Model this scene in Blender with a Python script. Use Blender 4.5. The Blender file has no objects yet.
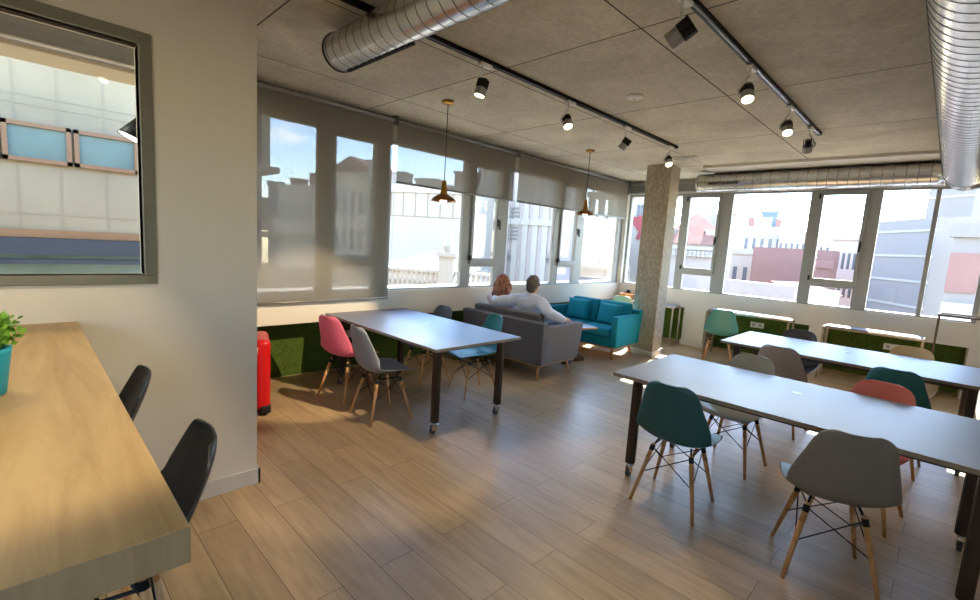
import bpy, bmesh, math, random
from mathutils import Vector, Matrix
random.seed(4)
PI = math.pi
C = bpy.context.scene.collection
sc = bpy.context.scene

# ------------------------------------------------------------------ camera
F = 463.931; H = 1.58
M = Matrix(((0.70722119, 0.70426327, 0.0620599), (0.13099415, -0.04427048, -0.99039419), (-0.69475083, 0.70855725, -0.12356339)))
cam = bpy.data.cameras.new('camera'); co = bpy.data.objects.new('camera', cam); C.objects.link(co)
cam.sensor_width = 36; cam.lens = F / 980 * 36; cam.clip_end = 500
R = Matrix((M[0], -M[1], -M[2])).transposed()
co.matrix_world = Matrix.Translation((0, 0, H)) @ R.to_4x4()
sc.camera = co
def ray(u, v):
    return M.transposed() @ Vector(((u - 490) / F, (v - 300) / F, 1))
def at_dist(u, v, d):
    r = ray(u, v); k = d / math.hypot(r.x, r.y)
    return Vector((r.x * k, r.y * k, H + r.z * k))

sc.view_settings.view_transform = 'Standard'
sc.view_settings.look = 'None'
sc.view_settings.gamma = 1
sc.view_settings.use_curve_mapping = False
sc.view_settings.exposure = EXPO = 0.22

# ------------------------------------------------------------------ materials
def lin(c):
    return tuple(((x / 255) / 12.92 if x / 255 <= .04045 else ((x / 255 + .055) / 1.055) ** 2.4) for x in c) + (1,)
def mat(name, rgb, rough=.5, metal=0, noise=0, nscale=20, bump=0, bscale=None, stretch=None, spec=None, coat=0):
    m = bpy.data.materials.new(name); m.use_nodes = True
    nt = m.node_tree; b = nt.nodes['Principled BSDF']
    col = lin(rgb)
    b.inputs['Base Color'].default_value = col
    b.inputs['Roughness'].default_value = rough
    b.inputs['Metallic'].default_value = metal
    if spec is not None: b.inputs['Specular IOR Level'].default_value = spec
    if coat: b.inputs['Coat Weight'].default_value = coat
    tc = nt.nodes.new('ShaderNodeTexCoord'); mp = nt.nodes.new('ShaderNodeMapping')
    nt.links.new(tc.outputs['Object'], mp.inputs['Vector'])
    if stretch: mp.inputs['Scale'].default_value = stretch
    nz = nt.nodes.new('ShaderNodeTexNoise'); nz.inputs['Scale'].default_value = nscale; nz.inputs['Detail'].default_value = 5
    nt.links.new(mp.outputs['Vector'], nz.inputs['Vector'])
    if True:
        k = noise if noise else .04
        cr = nt.nodes.new('ShaderNodeValToRGB')
        cr.color_ramp.elements[0].position = .3; cr.color_ramp.elements[1].position = .7
        cr.color_ramp.elements[0].color = tuple(max(0, c * (1 - k)) for c in col[:3]) + (1,)
        cr.color_ramp.elements[1].color = tuple(min(1, c * (1 + k)) for c in col[:3]) + (1,)
        nt.links.new(nz.outputs['Fac'], cr.inputs['Fac']); nt.links.new(cr.outputs['Color'], b.inputs['Base Color'])
    if bump:
        bp = nt.nodes.new('ShaderNodeBump'); bp.inputs['Strength'].default_value = bump; bp.inputs['Distance'].default_value = .004
        src = nz
        if bscale:
            src = nt.nodes.new('ShaderNodeTexNoise'); src.inputs['Scale'].default_value = bscale; src.inputs['Detail'].default_value = 3
            nt.links.new(mp.outputs['Vector'], src.inputs['Vector'])
        nt.links.new(src.outputs['Fac'], bp.inputs['Height']); nt.links.new(bp.outputs['Normal'], b.inputs['Normal'])
    return m
def N(nt, t, **kw):
    n = nt.nodes.new(t)
    for k, v in kw.items():
        if k in n.inputs: n.inputs[k].default_value = v
        else: setattr(n, k, v)
    return n

def plank_floor():
    m = bpy.data.materials.new('oak_plank_floor'); m.use_nodes = True; nt = m.node_tree; b = nt.nodes['Principled BSDF']; L = nt.links.new
    tc = N(nt, 'ShaderNodeTexCoord')
    br = N(nt, 'ShaderNodeTexBrick', **{'Scale': 1, 'Mortar Size': .0016, 'Mortar Smooth': .1, 'Brick Width': 1.28, 'Row Height': .192, 'Color1': (0, 0, 0, 1), 'Color2': (1, 1, 1, 1), 'Mortar': (.5, .5, .5, 1)})
    br.offset = .37; br.offset_frequency = 2
    L(tc.outputs['Object'], br.inputs['Vector'])
    # a shift of the grain per plank
    mp = N(nt, 'ShaderNodeMapping'); mp.inputs['Scale'].default_value = (1.1, 10, 1); L(tc.outputs['Object'], mp.inputs['Vector'])
    add = N(nt, 'ShaderNodeVectorMath', operation='MULTIPLY_ADD'); add.inputs[1].default_value = (7, 13, 5)
    L(br.outputs['Color'], add.inputs[0]); L(mp.outputs['Vector'], add.inputs[2])
    nz = N(nt, 'ShaderNodeTexNoise', **{'Scale': 2.2, 'Detail': 8, 'Roughness': .62, 'Distortion': .8}); L(add.outputs[0], nz.inputs['Vector'])
    cr = N(nt, 'ShaderNodeValToRGB'); e = cr.color_ramp.elements
    e[0].position = .28; e[0].color = lin(FLOOR_DARK); e[1].position = .72; e[1].color = lin(FLOOR_LIGHT)
    L(nz.outputs['Fac'], cr.inputs['Fac'])
    hv = N(nt, 'ShaderNodeMath', operation='MULTIPLY_ADD'); hv.inputs[1].default_value = .22; hv.inputs[2].default_value = .89
    L(br.outputs['Color'], hv.inputs[0])
    mv = N(nt, 'ShaderNodeMix', data_type='RGBA', blend_type='MULTIPLY'); mv.inputs[0].default_value = 1
    L(cr.outputs['Color'], mv.inputs[6]); L(hv.outputs[0], mv.inputs[7])
    mo = N(nt, 'ShaderNodeMix', data_type='RGBA'); L(br.outputs['Fac'], mo.inputs[0]); L(mv.outputs[2], mo.inputs[6]); mo.inputs[7].default_value = lin((84, 66, 52))
    L(mo.outputs[2], b.inputs['Base Color']); b.inputs['Roughness'].default_value = .38
    bp = N(nt, 'ShaderNodeBump', **{'Strength': .12, 'Distance': .003}); L(nz.outputs['Fac'], bp.inputs['Height']); L(bp.outputs['Normal'], b.inputs['Normal'])
    return m
FLOOR_DARK = (164, 138, 104); FLOOR_LIGHT = (196, 168, 130)

def concrete_ceiling():
    m = bpy.data.materials.new('concrete_panel_ceiling'); m.use_nodes = True; nt = m.node_tree; b = nt.nodes['Principled BSDF']; L = nt.links.new
    tc = N(nt, 'ShaderNodeTexCoord'); mp = N(nt, 'ShaderNodeMapping'); mp.inputs['Location'].default_value = (1.465, -1.14, 0); L(tc.outputs['Object'], mp.inputs['Vector'])
    br = N(nt, 'ShaderNodeTexBrick', **{'Scale': 1, 'Mortar Size': .005, 'Mortar Smooth': .0, 'Brick Width': 1.225, 'Row Height': 1.47, 'Color1': (.9, .9, .9, 1), 'Color2': (1, 1, 1, 1), 'Mortar': (0, 0, 0, 1)})
    br.offset = 0; L(mp.outputs['Vector'], br.inputs['Vector'])
    n1 = N(nt, 'ShaderNodeTexNoise', **{'Scale': 1.6, 'Detail': 9, 'Roughness': .68, 'Distortion': .6}); L(tc.outputs['Object'], n1.inputs['Vector'])
    n2 = N(nt, 'ShaderNodeTexNoise', **{'Scale': 34, 'Detail': 6, 'Roughness': .7}); L(tc.outputs['Object'], n2.inputs['Vector'])
    cr = N(nt, 'ShaderNodeValToRGB'); e = cr.color_ramp.elements
    e[0].position = .3; e[0].color = lin((196, 188, 168)); e[1].position = .7; e[1].color = lin((232, 225, 204)); L(n1.outputs['Fac'], cr.inputs['Fac'])
    c2 = N(nt, 'ShaderNodeValToRGB'); e = c2.color_ramp.elements
    e[0].position = .3; e[0].color = (.78, .78, .78, 1); e[1].position = .65; e[1].color = (1.06, 1.06, 1.06, 1); L(n2.outputs['Fac'], c2.inputs['Fac'])
    a = N(nt, 'ShaderNodeMix', data_type='RGBA', blend_type='MULTIPLY'); a.inputs[0].default_value = 1; L(cr.outputs['Color'], a.inputs[6]); L(c2.outputs['Color'], a.inputs[7])
    a2 = N(nt, 'ShaderNodeMix', data_type='RGBA', blend_type='MULTIPLY'); a2.inputs[0].default_value = 1; L(a.outputs[2], a2.inputs[6]); L(br.outputs['Color'], a2.inputs[7])
    mo = N(nt, 'ShaderNodeMix', data_type='RGBA'); L(br.outputs['Fac'], mo.inputs[0]); L(a2.outputs[2], mo.inputs[6]); mo.inputs[7].default_value = lin((62, 54, 46))
    L(mo.outputs[2], b.inputs['Base Color']); b.inputs['Roughness'].default_value = .85
    bp = N(nt, 'ShaderNodeBump', **{'Strength': .3, 'Distance': .003}); L(n2.outputs['Fac'], bp.inputs['Height']); L(bp.outputs['Normal'], b.inputs['Normal'])
    return m

def wood(name, dark, light, axis='x', scale=3, rough=.45, dist=1.2):
    m = bpy.data.materials.new(name); m.use_nodes = True; nt = m.node_tree; b = nt.nodes['Principled BSDF']; L = nt.links.new
    tc = N(nt, 'ShaderNodeTexCoord'); mp = N(nt, 'ShaderNodeMapping')
    mp.inputs['Scale'].default_value = {'x': (.8, 7, 7), 'y': (7, .8, 7), 'z': (7, 7, .8)}[axis]; L(tc.outputs['Object'], mp.inputs['Vector'])
    n1 = N(nt, 'ShaderNodeTexNoise', **{'Scale': scale, 'Detail': 8, 'Roughness': .6, 'Distortion': dist}); L(mp.outputs['Vector'], n1.inputs['Vector'])
    cr = N(nt, 'ShaderNodeValToRGB'); e = cr.color_ramp.elements
    e[0].position = .3; e[0].color = lin(dark); e[1].position = .7; e[1].color = lin(light); L(n1.outputs['Fac'], cr.inputs['Fac'])
    L(cr.outputs['Color'], b.inputs['Base Color']); b.inputs['Roughness'].default_value = rough
    bp = N(nt, 'ShaderNodeBump', **{'Strength': .08, 'Distance': .002}); L(n1.outputs['Fac'], bp.inputs['Height']); L(bp.outputs['Normal'], b.inputs['Normal'])
    return m

def glass_mat(name, tint=(1, 1, 1), refl=.06):
    m = bpy.data.materials.new(name); m.use_nodes = True; nt = m.node_tree; nt.nodes.clear(); L = nt.links.new
    o = N(nt, 'ShaderNodeOutputMaterial'); t = N(nt, 'ShaderNodeBsdfTransparent'); t.inputs[0].default_value = tint + (1,)
    g = N(nt, 'ShaderNodeBsdfGlossy', **{'Roughness': .02}); fr = N(nt, 'ShaderNodeLayerWeight', **{'Blend': .5}); pw = N(nt, 'ShaderNodeMath', operation='POWER'); pw.inputs[1].default_value = 5; L(fr.outputs['Facing'], pw.inputs[0])
    ma = N(nt, 'ShaderNodeMath', operation='MULTIPLY_ADD'); ma.inputs[1].default_value = .5; ma.inputs[2].default_value = .025; L(pw.outputs[0], ma.inputs[0])
    mx = N(nt, 'ShaderNodeMixShader'); L(ma.outputs[0], mx.inputs[0]); L(t.outputs[0], mx.inputs[1]); L(g.outputs[0], mx.inputs[2]); L(mx.outputs[0], o.inputs[0])
    return m
def blind_mat():
    m = bpy.data.materials.new('screen_blind_fabric'); m.use_nodes = True; nt = m.node_tree; nt.nodes.clear(); L = nt.links.new
    o = N(nt, 'ShaderNodeOutputMaterial'); t = N(nt, 'ShaderNodeBsdfTransparent'); t.inputs[0].default_value = (1, 1, 1, 1)
    d = N(nt, 'ShaderNodeBsdfDiffuse'); tr = N(nt, 'ShaderNodeBsdfTranslucent')
    tc = N(nt, 'ShaderNodeTexCoord'); mp = N(nt, 'ShaderNodeMapping'); mp.inputs['Scale'].default_value = (1, 6, .25); L(tc.outputs['Object'], mp.inputs['Vector'])
    nz = N(nt, 'ShaderNodeTexNoise', **{'Scale': 9, 'Detail': 4}); L(mp.outputs['Vector'], nz.inputs['Vector'])
    cr = N(nt, 'ShaderNodeValToRGB'); e = cr.color_ramp.elements
    e[0].position = .3; e[0].color = lin((150, 145, 134)); e[1].position = .7; e[1].color = lin((158, 153, 142)); L(nz.outputs['Fac'], cr.inputs['Fac'])
    L(cr.outputs['Color'], d.inputs[0]); tr.inputs[0].default_value = lin((112, 106, 95))
    a = N(nt, 'ShaderNodeMixShader'); a.inputs[0].default_value = BLIND_TRL; L(d.outputs[0], a.inputs[1]); L(tr.outputs[0], a.inputs[2])
    b = N(nt, 'ShaderNodeMixShader'); b.inputs[0].default_value = BLIND_OPEN; L(a.outputs[0], b.inputs[1]); L(t.outputs[0], b.inputs[2]); L(b.outputs[0], o.inputs[0])
    return m
BLIND_TRL = .4; BLIND_OPEN = .075
def emit(name, rgb, s):
    m = bpy.data.materials.new(name); m.use_nodes = True; b = m.node_tree.nodes['Principled BSDF']
    b.inputs['Base Color'].default_value = lin(rgb); b.inputs['Emission Color'].default_value = lin(rgb); b.inputs['Emission Strength'].default_value = s
    return m
def grass_mat():
    m = mat('artificial_turf', (74, 96, 26), .9, noise=.45, nscale=60, bump=1, bscale=220)
    return m

MT = dict(
    floor=plank_floor(), ceiling=concrete_ceiling(),
    wall=mat('white_wall_paint', (222, 214, 200), .75, noise=.02, nscale=3),
    wall_r=mat('white_wall_paint_rear', (214, 212, 204), .75, noise=.02, nscale=3),
    base=mat('baseboard_paint', (208, 205, 198), .5),
    frame=mat('grey_aluminium', (156, 160, 160), .45, .1),
    wframe=mat('olive_grey_frame', (120, 118, 104), .5, .1),
    glass=glass_mat('window_glass'),
    blind=blind_mat(),
    alu=mat('blind_aluminium', (140, 138, 132), .4, .6),
    turf=grass_mat(),
    pillar=mat('rough_concrete', (160, 149, 128), .9, noise=.3, nscale=34, bump=.6, bscale=90, stretch=(1, 1, .5)),
    duct=mat('galvanised_steel', (205, 206, 205), .27, 1, noise=.1, nscale=9, bump=.12, bscale=9),
    seam_steel=mat('duct_seam_steel', (96, 98, 100), .4, .9),
    black=mat('black_plastic', (22, 22, 24), .45),
    blackm=mat('black_metal', (20, 20, 22), .4, .6),
    darkvent=mat('vent_shadow_black', (14, 14, 14), .8),
    white=mat('white_plastic', (238, 236, 230), .4),
    lampgrey=mat('lamp_grey_metal', (170, 168, 162), .35, .3),
    lens=emit('lamp_lens', (255, 236, 200), 14),
    bulb=emit('pendant_bulb', (255, 240, 215), 9),
    brass=mat('brass', (190, 140, 62), .3, .85, noise=.1, nscale=14),
    copper=mat('brushed_copper', (150, 98, 52), .3, .8, noise=.15, nscale=14),
    steel=mat('brown_steel_leg', (74, 64, 58), .4, .7, noise=.15, nscale=12),
    consteel=mat('console_steel', (150, 140, 126), .38, .7),
    chrome=mat('caster_chrome', (200, 200, 200), .2, 1),
    rubber=mat('grey_caster_rubber', (70, 72, 74), .5),
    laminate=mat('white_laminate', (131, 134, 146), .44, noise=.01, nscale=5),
    edge=mat('laminate_edge', (150, 138, 122), .6, noise=.12, nscale=30),
    counter=wood('oak_counter', (160, 130, 84), (196, 168, 120), 'x', 1.5, .42, 1.6),
    counteredge=wood('oak_counter_end', (118, 100, 74), (150, 130, 100), 'z', 2.2, .5),
    beech=wood('beech_leg', (176, 122, 70), (212, 164, 108), 'z', 5, .45),
    walnut=wood('walnut_veneer', (60, 36, 24), (96, 60, 40), 'x', 3, .3),
    greyfab=mat('grey_upholstery', (106, 103, 106), .9, noise=.12, nscale=160, bump=.3, bscale=400),
    greyfab2=mat('grey_brown_upholstery', (116, 110, 107), .9, noise=.12, nscale=160, bump=.3, bscale=400),
    tealfab=mat('teal_upholstery', (0, 140, 162), .9, noise=.1, nscale=160, bump=.3, bscale=400),
    red=mat('red_shell', (196, 18, 22), .3),
    pot=mat('turquoise_pot', (20, 160, 178), .45),
    soil=mat('potting_soil', (48, 34, 22), .95, noise=.3, nscale=60),
    leaf=mat('plant_leaf', (110, 160, 40), .55, noise=.35, nscale=25),
    skin=mat('skin', (214, 164, 136), .55, noise=.05, nscale=12),
    shirt=mat('pale_blue_shirt', (206, 212, 232), .85, noise=.08, nscale=9),
    blouse=mat('lilac_blouse', (226, 206, 216), .85, noise=.08, nscale=9),
    jeans=mat('dark_jeans', (44, 50, 70), .9),
    shoe=mat('brown_shoe', (52, 34, 26), .5),
    hair_grey=mat('grey_hair', (96, 86, 78), .7, noise=.45, nscale=60, bump=1, bscale=90),
    hair_red=mat('auburn_hair', (138, 86, 60), .6, noise=.6, nscale=40, bump=1, bscale=60, stretch=(1, 1, .25)),
)
CH = {k: mat('shell_' + k, v, .42, noise=.02, nscale=8) for k, v in dict(
    dark_teal=(24, 84, 88), deep_teal=(30, 106, 108), mid_teal=(52, 140, 150), sea_green=(74, 146, 148), pink=(222, 108, 134), coral=(246, 134, 116), bluegrey=(134, 138, 146), grey=(120, 116, 110),
    khaki=(178, 170, 150), taupe=(164, 152, 147), charcoal=(62, 62, 70), slate=(92, 100, 112), cream=(226, 200, 156), black=(20, 20, 24)).items()}

# ------------------------------------------------------------------ mesh helpers
def finish(name, bm, m, parent=None, loc=None, smooth=False, bevel=0, seg=2):
    bmesh.ops.recalc_face_normals(bm, faces=bm.faces)
    me = bpy.data.meshes.new(name); bm.to_mesh(me); bm.free()
    o = bpy.data.objects.new(name, me); C.objects.link(o)
    ms = m if isinstance(m, (list, tuple)) else [m]
    for x in ms: me.materials.append(x)
    if smooth:
        for p in me.polygons: p.use_smooth = True
    if parent: o.parent = parent
    if loc: o.location = loc
    if bevel:
        md = o.modifiers.new('bevel', 'BEVEL'); md.width = bevel; md.segments = seg; md.limit_method = 'ANGLE'; md.angle_limit = .6
        md.harden_normals = False
    return o
def bake(o, smooth=True):
    dg = bpy.context.evaluated_depsgraph_get(); dg.update()
    me = bpy.data.meshes.new_from_object(o.evaluated_get(dg), depsgraph=dg)
    o.modifiers.clear(); old = o.data; o.data = me
    for p in me.polygons: p.use_smooth = smooth
    return o
def box(bm, x0, x1, y0, y1, z0, z1, mi=0, mx=None):
    vs = [bm.verts.new(v) for v in ((x0, y0, z0), (x1, y0, z0), (x1, y1, z0), (x0, y1, z0), (x0, y0, z1), (x1, y0, z1), (x1, y1, z1), (x0, y1, z1))]
    if mx: 
        for v in vs: v.co = mx @ v.co
    for f in ((0, 3, 2, 1), (4, 5, 6, 7), (0, 1, 5, 4), (1, 2, 6, 5), (2, 3, 7, 6), (3, 0, 4, 7)):
        fc = bm.faces.new([vs[i] for i in f]); fc.material_index = mi
    return vs
def frustum(bm, x0, x1, y0, y1, z0, X0, X1, Y0, Y1, z1, mi=0):
    vs = [bm.verts.new(v) for v in ((x0, y0, z0), (x1, y0, z0), (x1, y1, z0), (x0, y1, z0), (X0, Y0, z1), (X1, Y0, z1), (X1, Y1, z1), (X0, Y1, z1))]
    for f in ((0, 3, 2, 1), (4, 5, 6, 7), (0, 1, 5, 4), (1, 2, 6, 5), (2, 3, 7, 6), (3, 0, 4, 7)):
        bm.faces.new([vs[i] for i in f]).material_index = mi
def rod(bm, a, b, r0, r1=None, n=10, mi=0):
    a = Vector(a); b = Vector(b); r1 = r0 if r1 is None else r1
    d = (b - a).normalized(); q = d.to_track_quat('Z', 'Y').to_matrix()
    ra = []; rb = []
    for i in range(n):
        t = 2 * PI * i / n; v = q @ Vector((math.cos(t), math.sin(t), 0))
        ra.append(bm.verts.new(a + v * r0)); rb.append(bm.verts.new(b + v * r1))
    for i in range(n):
        bm.faces.new((ra[i], ra[(i + 1) % n], rb[(i + 1) % n], rb[i])).material_index = mi
    bm.faces.new(ra[::-1]).material_index = mi; bm.faces.new(rb).material_index = mi
def lathe(bm, prof, n=24, mx=None, cap0=True, cap1=True, mi=0):
    rings = []
    for r, z in prof:
        ring = []
        for i in range(n):
            t = 2 * PI * i / n; v = Vector((r * math.cos(t), r * math.sin(t), z))
            if mx: v = mx @ v
            ring.append(bm.verts.new(v))
        rings.append(ring)
    for a, b in zip(rings, rings[1:]):
        for i in range(n):
            bm.faces.new((a[i], a[(i + 1) % n], b[(i + 1) % n], b[i])).material_index = mi
    if cap0: bm.faces.new(rings[0][::-1]).material_index = mi
    if cap1: bm.faces.new(rings[-1]).material_index = mi
def B(): return bmesh.new()
def obox(name, m, parent, x0, x1, y0, y1, z0, z1, bevel=0, mx=None):
    bm = B(); box(bm, x0, x1, y0, y1, z0, z1, 0, mx); return finish(name, bm, m, parent, bevel=bevel)
def tag(o, label, cat, group=None, kind=None):
    if label: o['label'] = label
    if cat: o['category'] = cat
    if group: o['group'] = group
    if kind: o['kind'] = kind
    return o
def empty(name, loc=(0, 0, 0), rz=0):
    o = bpy.data.objects.new(name, None); C.objects.link(o); o.location = loc; o.rotation_euler = (0, 0, rz); o.empty_display_size = .1
    return o
def thing(name, label, cat, loc=(0, 0, 0), rz=0, group=None):
    return tag(empty(name, loc, rz), label, cat, group)
def struct(o): o['kind'] = 'structure'; return o
def dup(o, parent=None):
    c = o.copy(); C.objects.link(c)
    if parent: c.parent = parent; c.matrix_parent_inverse = o.matrix_parent_inverse
    for ch in [x for x in list(C.objects) if x.parent == o]: dup(ch, c)
    return c
def kids(o, name): return [x for x in C.objects if x.parent == o and x.name.split('.')[0] == name]
def setmat(o, m):
    for i, s in enumerate(o.material_slots):
        s.link = 'OBJECT'; s.material = m

# ------------------------------------------------------------------ room shell
XL, YR, ZC = -4.55, 8.2, 2.87
SILL, HEAD = .955, 2.63
XRt = 1.7; YB = -3.0
struct(obox('floor', MT['floor'], None, -5.05, XRt + .1, YB - .1, 8.7, -.1, 0))
struct(obox('ceiling', MT['ceiling'], None, -5.05, XRt + .1, YB - .1, 8.7, ZC, ZC + .2))
# left wall: parapet over the turf niche, piers, header
bm = B()
box(bm, -5.05, XL, .98, 8.65, .655, SILL)
box(bm, -5.05, -5.0, .98, 8.65, 0, .655)
box(bm, -4.8, XL, .98, 8.3, HEAD, ZC)
box(bm, -5.0, XL, 8.1, 8.65, 0, .655)
box(bm, -5.05, -3.0, .86, .98, 0, ZC)
struct(finish('wall_left', bm, MT['wall']))
bm = B(); box(bm, -5.0, -4.975, 1.0, 8.1, 0, .65); struct(finish('trim_1', bm, MT['turf']))
# rear wall
bm = B()
box(bm, XL, XRt, YR, 8.7, .65, SILL)
box(bm, XL, XRt, 8.6, 8.7, 0, .65)
box(bm, XL, XRt, YR, 8.4, HEAD, ZC)
for a, b in ((-4.55, -4.45), (-3.24, -2.87), (-1.38, -1.2), (.28, XRt)):
    box(bm, a, b, YR, 8.6, 0, .65)
box(bm, .30, XRt, YR, 8.4, SILL, HEAD)
box(bm, -4.8, -4.5, 8.15, 8.4, SILL, HEAD)
struct(finish('wall_rear', bm, MT['wall_r']))
bm = B()
for a, b in ((-4.45, -3.24), (-2.87, -1.38), (-1.2, .28)): box(bm, a, b, 8.575, 8.6, 0, .65)
struct(finish('trim_2', bm, MT['turf']))
bm = B(); box(bm, -3.255, -2.855, YR - .014, YR, 0, .09); box(bm, -1.395, -1.185, YR - .014, YR, 0, .09); box(bm, .27, XRt, YR - .014, YR, 0, .09)
struct(finish('baseboard_rear', bm, MT['base']))
# concrete return faces beside the niche
bm = B(); box(bm, -2.87, -2.855, YR + .01, 8.575, 0, .65); box(bm, .265, .28, YR + .01, 8.575, 0, .65)
struct(finish('trim_3', bm, MT['pillar']))
# plaster band on the ceiling in front of the rear windows
bm = B(); box(bm, -2.75, XRt, 7.05, YR, ZC - .035, ZC); struct(finish('trim_4', bm, MT['wall_r']))
bm = B(); box(bm, XRt, XRt + .1, YB, 8.7, 0, .8); box(bm, XRt, XRt + .1, YB, 8.7, 2.5, ZC); box(bm, XRt, XRt + .1, YB, -2.7, .8, 2.5); box(bm, XRt, XRt + .1, -.6, 8.7, .8, 2.5)
struct(finish('wall_right', bm, MT['wall']))
bm = B(); box(bm, -3.0, XRt, YB - .1, YB, 0, ZC)
struct(finish('wall_back', bm, MT['wall']))
def plain_window(name, x0, x1, y0, y1, z0, z1):
    w = struct(empty(name)); bm = B(); al = 'y' if x1 - x0 < y1 - y0 else 'x'
    n = 4; f = .03
    box(bm, x0, x1, y0, y1, z0, z0 + 2 * f); box(bm, x0, x1, y0, y1, z1 - 2 * f, z1)
    for k in range(n + 1):
        if al == 'y': c = y0 + f + (y1 - y0 - 2 * f) * k / n; box(bm, x0, x1, c - f, c + f, z0 + 2 * f, z1 - 2 * f)
        else: c = x0 + f + (x1 - x0 - 2 * f) * k / n; box(bm, c - f, c + f, y0, y1, z0 + 2 * f, z1 - 2 * f)
    finish('window_frame', bm, MT['frame'], w); xm, ym = (x0 + x1) / 2, (y0 + y1) / 2
    if al == 'y': obox('pane', MT['glass'], w, xm - .003, xm + .003, y0, y1, z0, z1)
    else: obox('pane', MT['glass'], w, x0, x1, ym - .003, ym + .003, z0, z1)
plain_window('added_fill_window', XRt + .02, XRt + .08, -2.7, -.6, .8, 2.5)  # added out-of-view window, lets more sky light into the room
# partition with the office window
WY0, WY1, WZ0, WZ1 = -.95, .44, 1.305, 2.418
bm = B()
box(bm, -3.0, -2.9, YB, WY0, 0, ZC); box(bm, -3.0, -2.9, WY1, .98, 0, ZC)
box(bm, -3.0, -2.9, WY0, WY1, 0, WZ0); box(bm, -3.0, -2.9, WY0, WY1, WZ1, ZC)
struct(finish('wall_partition', bm, MT['wall']))
bm = B(); box(bm, -2.9, -2.884, YB, .996, 0, .1); box(bm, -3.0, -2.884, .98, .996, 0, .1)
struct(finish('baseboard_partition', bm, MT['base'], bevel=.003))
w = struct(empty('window_1'))
bm = B(); fw = .052
box(bm, -2.985, -2.878, WY0 - fw, WY1 + fw, WZ0 - fw + .008, WZ0); box(bm, -2.985, -2.878, WY0 - fw, WY1 + fw, WZ1, WZ1 + fw)
box(bm, -2.985, -2.878, WY0 - fw, WY0, WZ0, WZ1); box(bm, -2.985, -2.878, WY1, WY1 + fw, WZ0, WZ1)
finish('window_frame', bm, MT['wframe'], w, bevel=.004)
obox('pane', MT['glass'], w, -2.95, -2.944, WY0, WY1, WZ0, WZ1)
# concrete pillar, slightly skewed to the room
bm = B()
base = ((-3.46, 6.74), (-3.035, 6.655), (-3.10, 7.11), (-3.5, 7.2))
vs = [bm.verts.new((x, y, 0)) for x, y in base] + [bm.verts.new((x, y, ZC)) for x, y in base]
for f in ((3, 2, 1, 0), (4, 5, 6, 7), (0, 1, 5, 4), (1, 2, 6, 5), (2, 3, 7, 6), (3, 0, 4, 7)): bm.faces.new([vs[i] for i in f])
bmesh.ops.subdivide_edges(bm, edges=bm.edges[:], cuts=1)
struct(finish('concrete_pillar', bm, MT['pillar'], bevel=.012))
bm = B()
b2 = ((-3.48, 6.725), (-3.02, 6.635), (-3.085, 7.125), (-3.52, 7.22))
vs = [bm.verts.new((x, y, 0)) for x, y in b2] + [bm.verts.new((x, y, .085)) for x, y in b2]
for f in ((3, 2, 1, 0), (4, 5, 6, 7), (0, 1, 5, 4), (1, 2, 6, 5), (2, 3, 7, 6), (3, 0, 4, 7)): bm.faces.new([vs[i] for i in f])
struct(finish('trim_5', bm, MT['wall_r'], bevel=.004))

# ------------------------------------------------------------------ exterior windows
def window_unit(name, wall, s0, s1, items):
    """items: ('fix', a, b) or ('cas', a, b, handle_side)"""
    w = struct(empty(name))
    def T(a, b, d0, d1, z0, z1):       # along wall, depth (0 = room face, + outwards), height
        if wall == 'L': return (XL - d1, XL - d0, a, b, z0, z1)
        return (a, b, YR + d0, YR + d1, z0, z1)
    bm = B()
    box(bm, *T(s0, s1, .03, .09, SILL, SILL + .022)); box(bm, *T(s0, s1, .03, .09, HEAD - .03, HEAD))
    cuts = sorted([(i[1], i[2]) for i in items]); e = s0
    for a, b in cuts:
        if a > e + .001: box(bm, *T(e, a, .03, .09, SILL + .022, HEAD - .03))
        e = b
    if s1 > e + .001: box(bm, *T(e, s1, .03, .09, SILL + .022, HEAD - .03))
    for i in items:
        if i[0] == 'cas': box(bm, *T(i[1], i[2], .03, .09, 1.235, 1.285))
    finish('window_frame', bm, MT['frame'], w, bevel=.004)
    for i in items:
        a, b = i[1], i[2]
        if i[0] == 'fix':
            obox('pane', MT['glass'], w, *T(a, b, .055, .061, SILL + .022, HEAD - .03))
        else:
            obox('pane', MT['glass'], w, *T(a, b, .055, .061, SILL + .022, 1.235))
            s = B(); q = .05
            o0, o1 = a - .03, b + .03
            box(s, *T(o0, o1, .005, .05, 1.275, 1.275 + q + .03)); box(s, *T(o0, o1, .005, .05, HEAD - .03 - q, HEAD - .01))
            box(s, *T(o0, a + .012, .005, .05, 1.275 + q + .03, HEAD - .03 - q)); box(s, *T(b - .012, o1, .005, .05, 1.275 + q + .03, HEAD - .03 - q))
            sh = finish('sash', s, MT['frame'], w, bevel=.004)
            obox('pane', MT['glass'], sh, *T(a + .012, b - .012, .025, .031, 1.275 + q + .03, HEAD - .03 - q))
            hb = B(); hx = o1 - .022 if i[3] > 0 else o0 + .022
            box(hb, *T(hx - .014, hx + .014, -.008, .005, 1.80, 1.90)); box(hb, *T(hx - .011, hx + .011, -.045, -.02, 1.76, 1.885)); box(hb, *T(hx - .009, hx + .009, -.03, -.005, 1.855, 1.88))
            finish('handle', hb, MT['black'], sh, bevel=.003)
            hg = B(); gx = o0 - .0 if i[3] > 0 else o1
            for gz in (1.32, 2.5): box(hg, *T(gx - .012, gx + .012, -.012, .03, gz, gz + .07))
            finish('hinge', hg, MT['black'], sh)
    return w
window_unit('window_2', 'L', .98, 2.92, [('fix', 1.0, 2.12), ('cas', 2.29, 2.76, 1)])
window_unit('window_3', 'L', 2.92, 4.92, [('fix', 2.95, 4.08), ('cas', 4.25, 4.70, 1)])
window_unit('window_4', 'L', 4.92, 6.86, [('fix', 4.93, 6.04), ('cas', 6.21, 6.64, 1)])
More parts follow.
